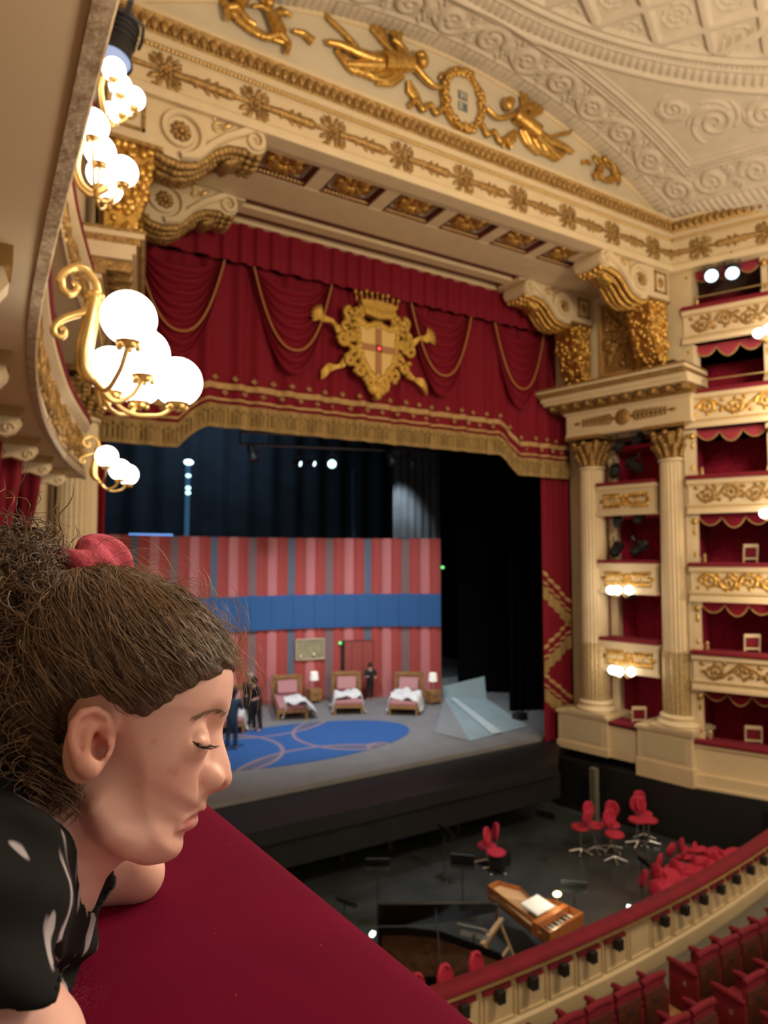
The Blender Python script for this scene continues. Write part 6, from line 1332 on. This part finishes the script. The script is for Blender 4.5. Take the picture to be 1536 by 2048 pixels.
# skin tints: lips, ear, cheek and nose
col = np.tile(np.array((.80, .475, .42)), (len(bv), 1))
def surf(px_, py_):
    for h_ in np.arange(.1, -.03, -.0008):
        q_ = hx(px_, py_, h_)
        if face(tuple(np.array([v_]) for v_ in q_))[0] < 0: return q_
    return hx(px_, py_)
def tint(c, r, rgb, amt, flat=(1, 1, 1)):
    d = np.sqrt((bv[:, 0] - c[0]) ** 2 + (bv[:, 1] - c[1]) ** 2 + (np.abs(bv[:, 2]) - c[2]) ** 2); k = np.clip(1 - d / r, 0, 1); k = amt * k * k * (3 - 2 * k); col[:] = col * (1 - k[:, None]) + np.array(rgb) * k[:, None]
tint(hx(445, 1565), .024, (.68, .30, .24), .6); tint(hx(365, 1545, .045), .035, (.66, .30, .25), .5); tint(hx(170, 1470, .075), .036, (.70, .27, .20), .75)
for q in ((393, 1637), (388, 1640), (383, 1643), (376, 1648), (369, 1654), (402, 1623), (396, 1628), (388, 1633), (378, 1643), (370, 1650)): tint(surf(*q), .0058, (.58, .20, .20), .8)
for q, r_ in (((350, 1545), .0040), ((338, 1541), .003), ((307, 1483), .0034), ((372, 1520), .0025), ((205, 1595), .002), ((275, 1570), .002)): tint(surf(*q), r_, (.55, .20, .17), .5)
ca = bo.data.color_attributes.new('tint', 'FLOAT_COLOR', 'POINT'); ca.data.foreach_set('color', np.c_[col, np.ones(len(col))].astype(np.float32).ravel())
nt = SKIN.node_tree; at_ = _n(nt, 'ShaderNodeAttribute'); at_.attribute_name = 'tint'; nt.links.new(at_.outputs['Color'], nt.nodes['Principled BSDF'].inputs['Base Color'])
# shirt
SHIRT = mat('black_print_shirt', (.012, .012, .014), .9, spec=.12); nt = SHIRT.node_tree; b = nt.nodes['Principled BSDF']
tc = _n(nt, 'ShaderNodeTexCoord'); mp = _n(nt, 'ShaderNodeMapping'); mp.inputs['Rotation'].default_value = (0, .5, .6); mp.inputs['Scale'].default_value = (44, 44, 13); nz = _n(nt, 'ShaderNodeTexNoise'); nz.inputs['Scale'].default_value = 1.0; nz.inputs['Detail'].default_value = 1.5; nz.inputs['Distortion'].default_value = .6
nt.links.new(tc.outputs['Object'], mp.inputs[0]); nt.links.new(mp.outputs[0], nz.inputs['Vector']); cr = _n(nt, 'ShaderNodeValToRGB'); cr.color_ramp.elements[0].position = .575; cr.color_ramp.elements[0].color = (.012, .012, .014, 1); cr.color_ramp.elements[1].position = .61; cr.color_ramp.elements[1].color = (.42, .39, .45, 1); nt.links.new(nz.outputs['Fac'], cr.inputs[0]); nt.links.new(cr.outputs[0], b.inputs['Base Color'])
def shirt(p):
    H = hx
    t = el_(p, H(-262, 1960, -.02), (.097, .165, .132), .25); t = smin(t, chain(p, [H(-150, 1840, .075), H(-70, 1805, -.02), H(-5, 1768, -.13)], (.058, .067, .046)), .04)
    t = smin(t, chain(p, [H(-5, 1762, -.13), H(105, 1754, -.13)], (.044, .040)), .02)
    t = smin(t, chain(p, [H(-150, 1850, .08), H(-135, 1985, .085), H(-90, 2035, .083)], (.060, .055, .050)), .02)
    t = smin(t, chain(p, [H(62, 1690, -.01), H(0, 1750, -.02)], (.062, .072)), .02)
    t = smin(t, chain(p, [H(0, 1756, -.01), H(36, 1764, -.06)], (.052, .032)), .02)
    wr = .0022 * np.sin(p[0] * 150 + p[1] * 90 + 3 * np.sin(p[1] * 60)) + .0018 * np.sin(p[1] * 170 - p[2] * 60)
    cutp = cap_(p, H(205, 1590, 0), H(92, 1662, -.005), .0560, .0570)                        # neck opening
    t = smax(t + wr, -cutp, .004)
    arm_in = chain(p, [H(114, 1760, -.13), ARM[1]], (.045, .04)); t = smax(t, -arm_in, .003)
    na = chain(p, [H(-85, 2045, .083), H(30, 2150, .07)], (.046, .046)); return smax(t, -na, .005)
sdf_mesh(shirt, (-.27, -.30, -.24), (.02, .02, .215), .0025, 'shirt', SHIRT, woman)
# hair: a close cap, drawn back to the tie, with loose strands over it
HAIRM = mat('brown_hair', (.115, .068, .042), .5, bump=.5, bscale=10, btype='NOISE', stretch=(60, 60, 6), var=.4, vscale=6)
def caphair(p):
    s = lut(S_H, p[0], p[1]); tp = np.clip(-s / .02, 0, 1); f = skull(p, 0.) - .0022 - .0063 * tp * tp * (3 - 2 * tp); TIE = hx(166, 1162, .02)
    r = np.sqrt((p[0] - TIE[0]) ** 2 + (p[1] - TIE[1]) ** 2); th = np.arctan2(p[1] - TIE[1], p[0] - TIE[0])
    f = f + .0010 * np.sin(th * 46 + p[2] * 25) + .001 * np.sin(th * 85 + p[2] * 60)
    f = smin(f, cap_(p, hx(225, 1182, .02) * (1, 1, 0), hx(165, 1172, .02) * (1, 1, 0), .026, .012), .02)
    return smax(f, s, .006)
sdf_mesh(caphair, (-.17, -.115, -.095), (.085, .135, .097), .0023, 'hair', HAIRM, woman)
rs = np.random.RandomState(4)
def grad(fn, q, e=.0008):
    p = (q[:, 0], q[:, 1], q[:, 2]); f0 = fn(p); g = np.stack([fn(tuple(p[k] + (e if k == i else 0) for k in range(3))) - f0 for i in range(3)], 1) / e; return f0, g
def curves(name, C, rad_, m, parent):                        # C: (n strands, n points, 3) in the head frame
    cu = bpy.data.curves.new(name, 'CURVE'); cu.dimensions = '3D'; cu.bevel_depth = rad_; cu.bevel_resolution = 0; k = C.shape[1]; Wc = toworld(C) - np.array(woman.location); tap = np.r_[.6, np.ones(k - 3), .7, .25]
    for s in Wc:
        sp = cu.splines.new('POLY'); sp.points.add(k - 1); sp.points.foreach_set('co', np.c_[s, np.ones(k)].astype(np.float32).ravel()); sp.points.foreach_set('radius', tap.astype(np.float32))
    cu.materials.append(m); o = bpy.data.objects.new(name, cu); COL.objects.link(o); o.parent = parent; o['kind'] = 'stuff'; return o
HL = [mat('hair_dark', (.075, .043, .027), .42), mat('hair_mid', (.18, .112, .068), .36), mat('hair_light', (.32, .19, .10), .36)]
TIE = hx(166, 1160, .02)
def strands(n, spread, lift):
    out_ = []; k = 15; a = rs.uniform(-.16, .08, n * 6); b = rs.uniform(-.11, .13, n * 6); ok = (lut(S_H, a, b) < -.002) & (lut(S_F, a, b) < -.004); a, b = a[ok][:n], b[ok][:n]
    c = np.where(rs.rand(len(a)) < .55, .06, rs.uniform(-.07, .07, len(a))); st = np.stack((a, b, c), 1)
    for _ in range(5):
        f0, g = grad(lambda p: skull(p, .0085), st); g /= np.linalg.norm(g, axis=1)[:, None] + 1e-9; st = st - g * np.clip(f0, -.03, .03)[:, None] * .8
    ok = lut(S_H, st[:, 0], st[:, 1]) < .004; st = st[ok]; a = st[:, 0]; t = np.linspace(0, 1, k)
    tie = np.array((TIE[0], TIE[1], 0)) + rs.normal(0, 1, (len(a), 3)) * (.007, .006, .012)
    C = st[:, None] * (1 - t[None, :, None]) + tie[:, None] * t[None, :, None]; L_ = np.linalg.norm(st - tie, axis=1)
    bow = rs.normal(.13, spread * .5, (len(a), 1)); nrm = np.stack((-(tie - st)[:, 1], (tie - st)[:, 0], 0 * L_), 1); C += nrm[:, None] * (bow * np.sin(t * PI)[None])[..., None]; C[:, :, 1] += (.10 * L_[:, None] * np.sin(t * PI)[None]) * .3
    q = C.reshape(-1, 3)
    tgt = np.repeat(rs.uniform(.2, 1., len(a)) * lift, k)
    for _ in range(6):
        f0, g = grad(lambda p: skull(p, .0085), q); g /= np.linalg.norm(g, axis=1)[:, None] + 1e-9; f0 = np.clip((f0 - tgt), -.02, .02); q = q - g * f0[:, None] * .8
    C2 = q.reshape(C.shape); e = np.clip((t - .86) / .14, 0, 1)[None, :, None]; C2 = C2 * (1 - e) + (tie[:, None] + 0 * C2) * e
    C2 += (.0008 * np.sin(t[None] * rs.uniform(6, 22, (len(a), 1)) + rs.uniform(0, 6, (len(a), 1))))[..., None] * rs.normal(0, 1, (len(a), 1, 3)); return C2[(lut(S_H, C2[..., 0], C2[..., 1]) < .0008).all(1)]
curves('hair_strands', strands(2600, .05, .0016), .00028, HL[0], woman); curves('hair_strands', strands(2200, .06, .0022), .00024, HL[1], woman); curves('hair_strands', strands(500, .09, .0035), .00016, HL[2], woman)
# fine edge hair along the brow line and flyaways on the crown
def flyaways(n):
    i = rs.randint(0, 16, n); idx_ = [45, 44, 43, 42, 41, 40, 39][:7]; j = rs.uniform(0, 5.99, n); p0 = np.array([PF[idx_[int(q)]] * (1 - q % 1) + PF[idx_[int(q) + 1]] * (q % 1) for q in j]); c = rs.normal(0, .02, n); k = 9; t = np.linspace(0, 1, k)
    d = p0 - np.array(hx(230, 1350)[:2]); d /= np.linalg.norm(d, axis=1)[:, None]; tang = np.stack((d[:, 1], -d[:, 0]), 1) * rs.choice((-1, 1), (n, 1)); L_ = rs.uniform(.012, .05, n)
    C = np.zeros((n, k, 3)); C[:, :, :2] = (p0 + d * .007)[:, None] + tang[:, None] * (L_[:, None] * t)[..., None] + d[:, None] * (rs.uniform(.05, .5, (n, 1)) * L_[:, None] * np.sin(t * 2.4))[..., None]; C[:, :, 2] = c[:, None] + rs.normal(0, .01, (n, 1)) * t; return C
curves('flyaway_hair', flyaways(260), .00016, HL[2], woman)
# curly bun and the curls under it
BUN = [(hx(60, 1190), (.062, .058, .055)), (hx(10, 1260), (.055, .055, .055)), (hx(70, 1138), (.034, .030, .032)), (hx(70, 1290), (.042, .035, .045)), (hx(-40, 1200), (.06, .06, .05))]
def bun(p):
    f = None
    for c, r in BUN: q = el_(p, c, r); f = q if f is None else smin(f, q, .02)
    f = smin(f, cap_(p, hx(20, 1330, .02), hx(55, 1535, .02), .042, .022), .02)
    f = smax(f, -el_(p, hx(196, 1122, .01), (.034, .028, .07)), .006)
    return f + .004 * np.sin(p[0] * 190 + 2 * np.sin(p[1] * 130)) * np.sin(p[1] * 170 + p[2] * 120) + .003 * np.sin(p[2] * 210 + p[0] * 90)
CURLB = mat('curl_base', (.07, .036, .018), .6, bump=.8, bscale=120, var=.5, vscale=40)
sdf_mesh(bun, (-.24, -.11, -.075), (.0, .16, .09), .003, 'hair_bun', CURLB, woman)
BL = [hx(px_, py_, .04)[:2] for px_, py_ in ((-60, 1640), (85, 1595), (150, 1575), (128, 1500), (118, 1420), (110, 1360), (165, 1290), (158, 1200), (150, 1130), (165, 1085), (190, 1060), (150, 1020))]
def curls(n, rr, Ls, region=0):
    k = 22; t = np.linspace(0, 1, k); a = rs.uniform(-.22, -.0, n * 8); b = rs.uniform(-.10, .15, n * 8); c = rs.uniform(-.07, .09, n * 8); f = bun((a, b, c)); ok = (np.abs(f) < .012)
    if region: ok &= b < float(hx(0, 1330)[1])
    a, b, c = a[ok][:n], b[ok][:n], c[ok][:n]; n = len(a); st = np.stack((a, b, c), 1); _, g = grad(bun, st); g /= np.linalg.norm(g, axis=1)[:, None] + 1e-9
    d = rs.normal(0, 1, (n, 3)) + (0, -.5, 0); d -= g * (d * g).sum(1)[:, None] * .8; d /= np.linalg.norm(d, axis=1)[:, None]; e1 = np.cross(d, g); e1 /= np.linalg.norm(e1, axis=1)[:, None] + 1e-9; e2 = np.cross(d, e1)
    L_ = rs.uniform(*Ls, n); ph = rs.uniform(0, 6, (n, 1)); w_ = rs.uniform(8, 20, (n, 1)); R_ = rs.uniform(.5, 1.2, (n, 1)) * rr
    Q_ = st[:, None] + d[:, None] * (L_[:, None] * t)[..., None] - g[:, None] * (L_[:, None] * .35 * t ** 2)[..., None] + g[:, None] * .004 + e1[:, None] * (R_ * np.cos(ph + w_ * t))[..., None] + e2[:, None] * (R_ * np.sin(ph + w_ * t))[..., None]
    lim = np.interp(Q_[..., 1], [q[1] for q in BL], [q[0] for q in BL]); return Q_[(Q_[..., 0] < lim).all(1)]
curves('curly_hair', curls(3200, .003, (.02, .055)), .00030, HL[0], woman); curves('curly_hair', curls(3400, .0033, (.02, .06)), .00027, HL[1], woman); curves('curly_hair', curls(1300, .0038, (.02, .065)), .0002, HL[2], woman)
# neck curls
def wisps(n):
    k = 16; t = np.linspace(0, 1, k); s = np.array([hx(rs.uniform(60, 150), rs.uniform(1490, 1565), rs.uniform(.045, .06)) for _ in range(n)]); ph = rs.uniform(0, 6, (n, 1)); C = s[:, None] + np.array((.2, -1, .12))[None, None] * (rs.uniform(.008, .026, (n, 1)) * t)[..., None]; C[:, :, 0] += .005 * np.sin(ph + 7 * t); C[:, :, 2] += .004 * np.cos(ph + 7 * t); return C
curves('nape_wisps', wisps(170), .00035, HL[1], woman)
# brow, lashes
def brow(n):
    k = 6; t = np.linspace(0, 1, k); C = []
    for i in range(n):
        u = rs.rand(); px_, py_ = np.interp(u, (0, .4, .75, 1), (404, 430, 450, 460)), np.interp(u, (0, .4, .75, 1), (1437, 1430, 1426, 1428)); z = np.interp(u, (0, .4, .75, 1), (.049, .040, .026, .012)); p0 = hx(px_, py_ + rs.normal(0, 2.2), z); C.append(p0[None] + np.outer(t, (-.007, .0015 * rs.normal(), .003)))
    q = np.array(C); s = q.reshape(-1, 3)
    for _ in range(4):
        f0, g = grad(face, s); g /= np.linalg.norm(g, axis=1)[:, None] + 1e-9; s = s - g * np.clip(f0 - .0004, -.01, .01)[:, None]
    return s.reshape(q.shape)
bq = brow(110); curves('eyebrow', bq, .00012, HL[1], woman); curves('eyebrow', bq * (1, 1, -1), .00012, HL[1], woman)
def lashes(n):
    C = []; k = 7; t = np.linspace(0, 1, k)
    for i in range(n):
        u = i / (n - 1); px_, py_ = np.interp(u, (0, .35, .7, 1), (387, 400, 416, 430)), np.interp(u, (0, .35, .7, 1), (1484, 1495, 1495, 1491)); z = np.interp(u, (0, .35, .7, 1), (.044, .0435, .039, .029)); C.append(hx(px_, py_, z)[None] + np.outer(t, np.array((.0028 + .002 * u, -.0025 + .002 * rs.normal() * .3, .002))) + np.outer(t * t, (.001, .0018, 0)))
    q = np.array(C); f0, g = grad(face, q[:, 0]); g /= np.linalg.norm(g, axis=1)[:, None] + 1e-9; q -= (g * (f0 - .0002)[:, None])[:, None]; return q
LASH = mat('lash', (.012, .008, .006), .6)
lq = lashes(40); curves('eyelashes', lq, .00014, LASH, woman); curves('eyelashes', lq * (1, 1, -1), .00014, LASH, woman)
m = MB(); m.tube(toworld(lq[::3, 0]), .0006, 6); part(woman, m, 'lash_line', LASH, ang=80); m = MB(); m.tube(toworld(lq[::3, 0] * (1, 1, -1)), .0006, 6); part(woman, m, 'lash_line', LASH, ang=80)
# hair tie
TIEM = mat('pink_velvet_tie', (.62, .085, .16), .85, sheen=.4, bump=.2, bscale=300)
ax = hx(150, 1085) - hx(215, 1135); ax /= np.linalg.norm(ax); e1 = np.array((0, 0, 1.)); e2 = np.cross(ax, e1); cc = hx(160, 1146, .02) * (1, 1, 0); A = []
for i in range(72):
    a = 2 * PI * i / 72; ruf = 1 + .16 * sin(a * 7) + .10 * sin(a * 11 + 1); row = []
    for j in range(18):
        q = 2 * PI * j / 18; r_ = .0215 + .0130 * ruf * cos(q) ; h_ = .0175 * (1 + .22 * sin(a * 5 + 2)) * sin(q) + .003 * sin(a * 9 + q); row.append(cc + (e1 * cos(a) + e2 * sin(a)) * r_ + ax * h_)
    A.append(row)
m = MB(); A = np.array(A); m.grid(toworld(A), True, True); part(woman, m, 'hair_tie', TIEM, ang=180, fix=True)
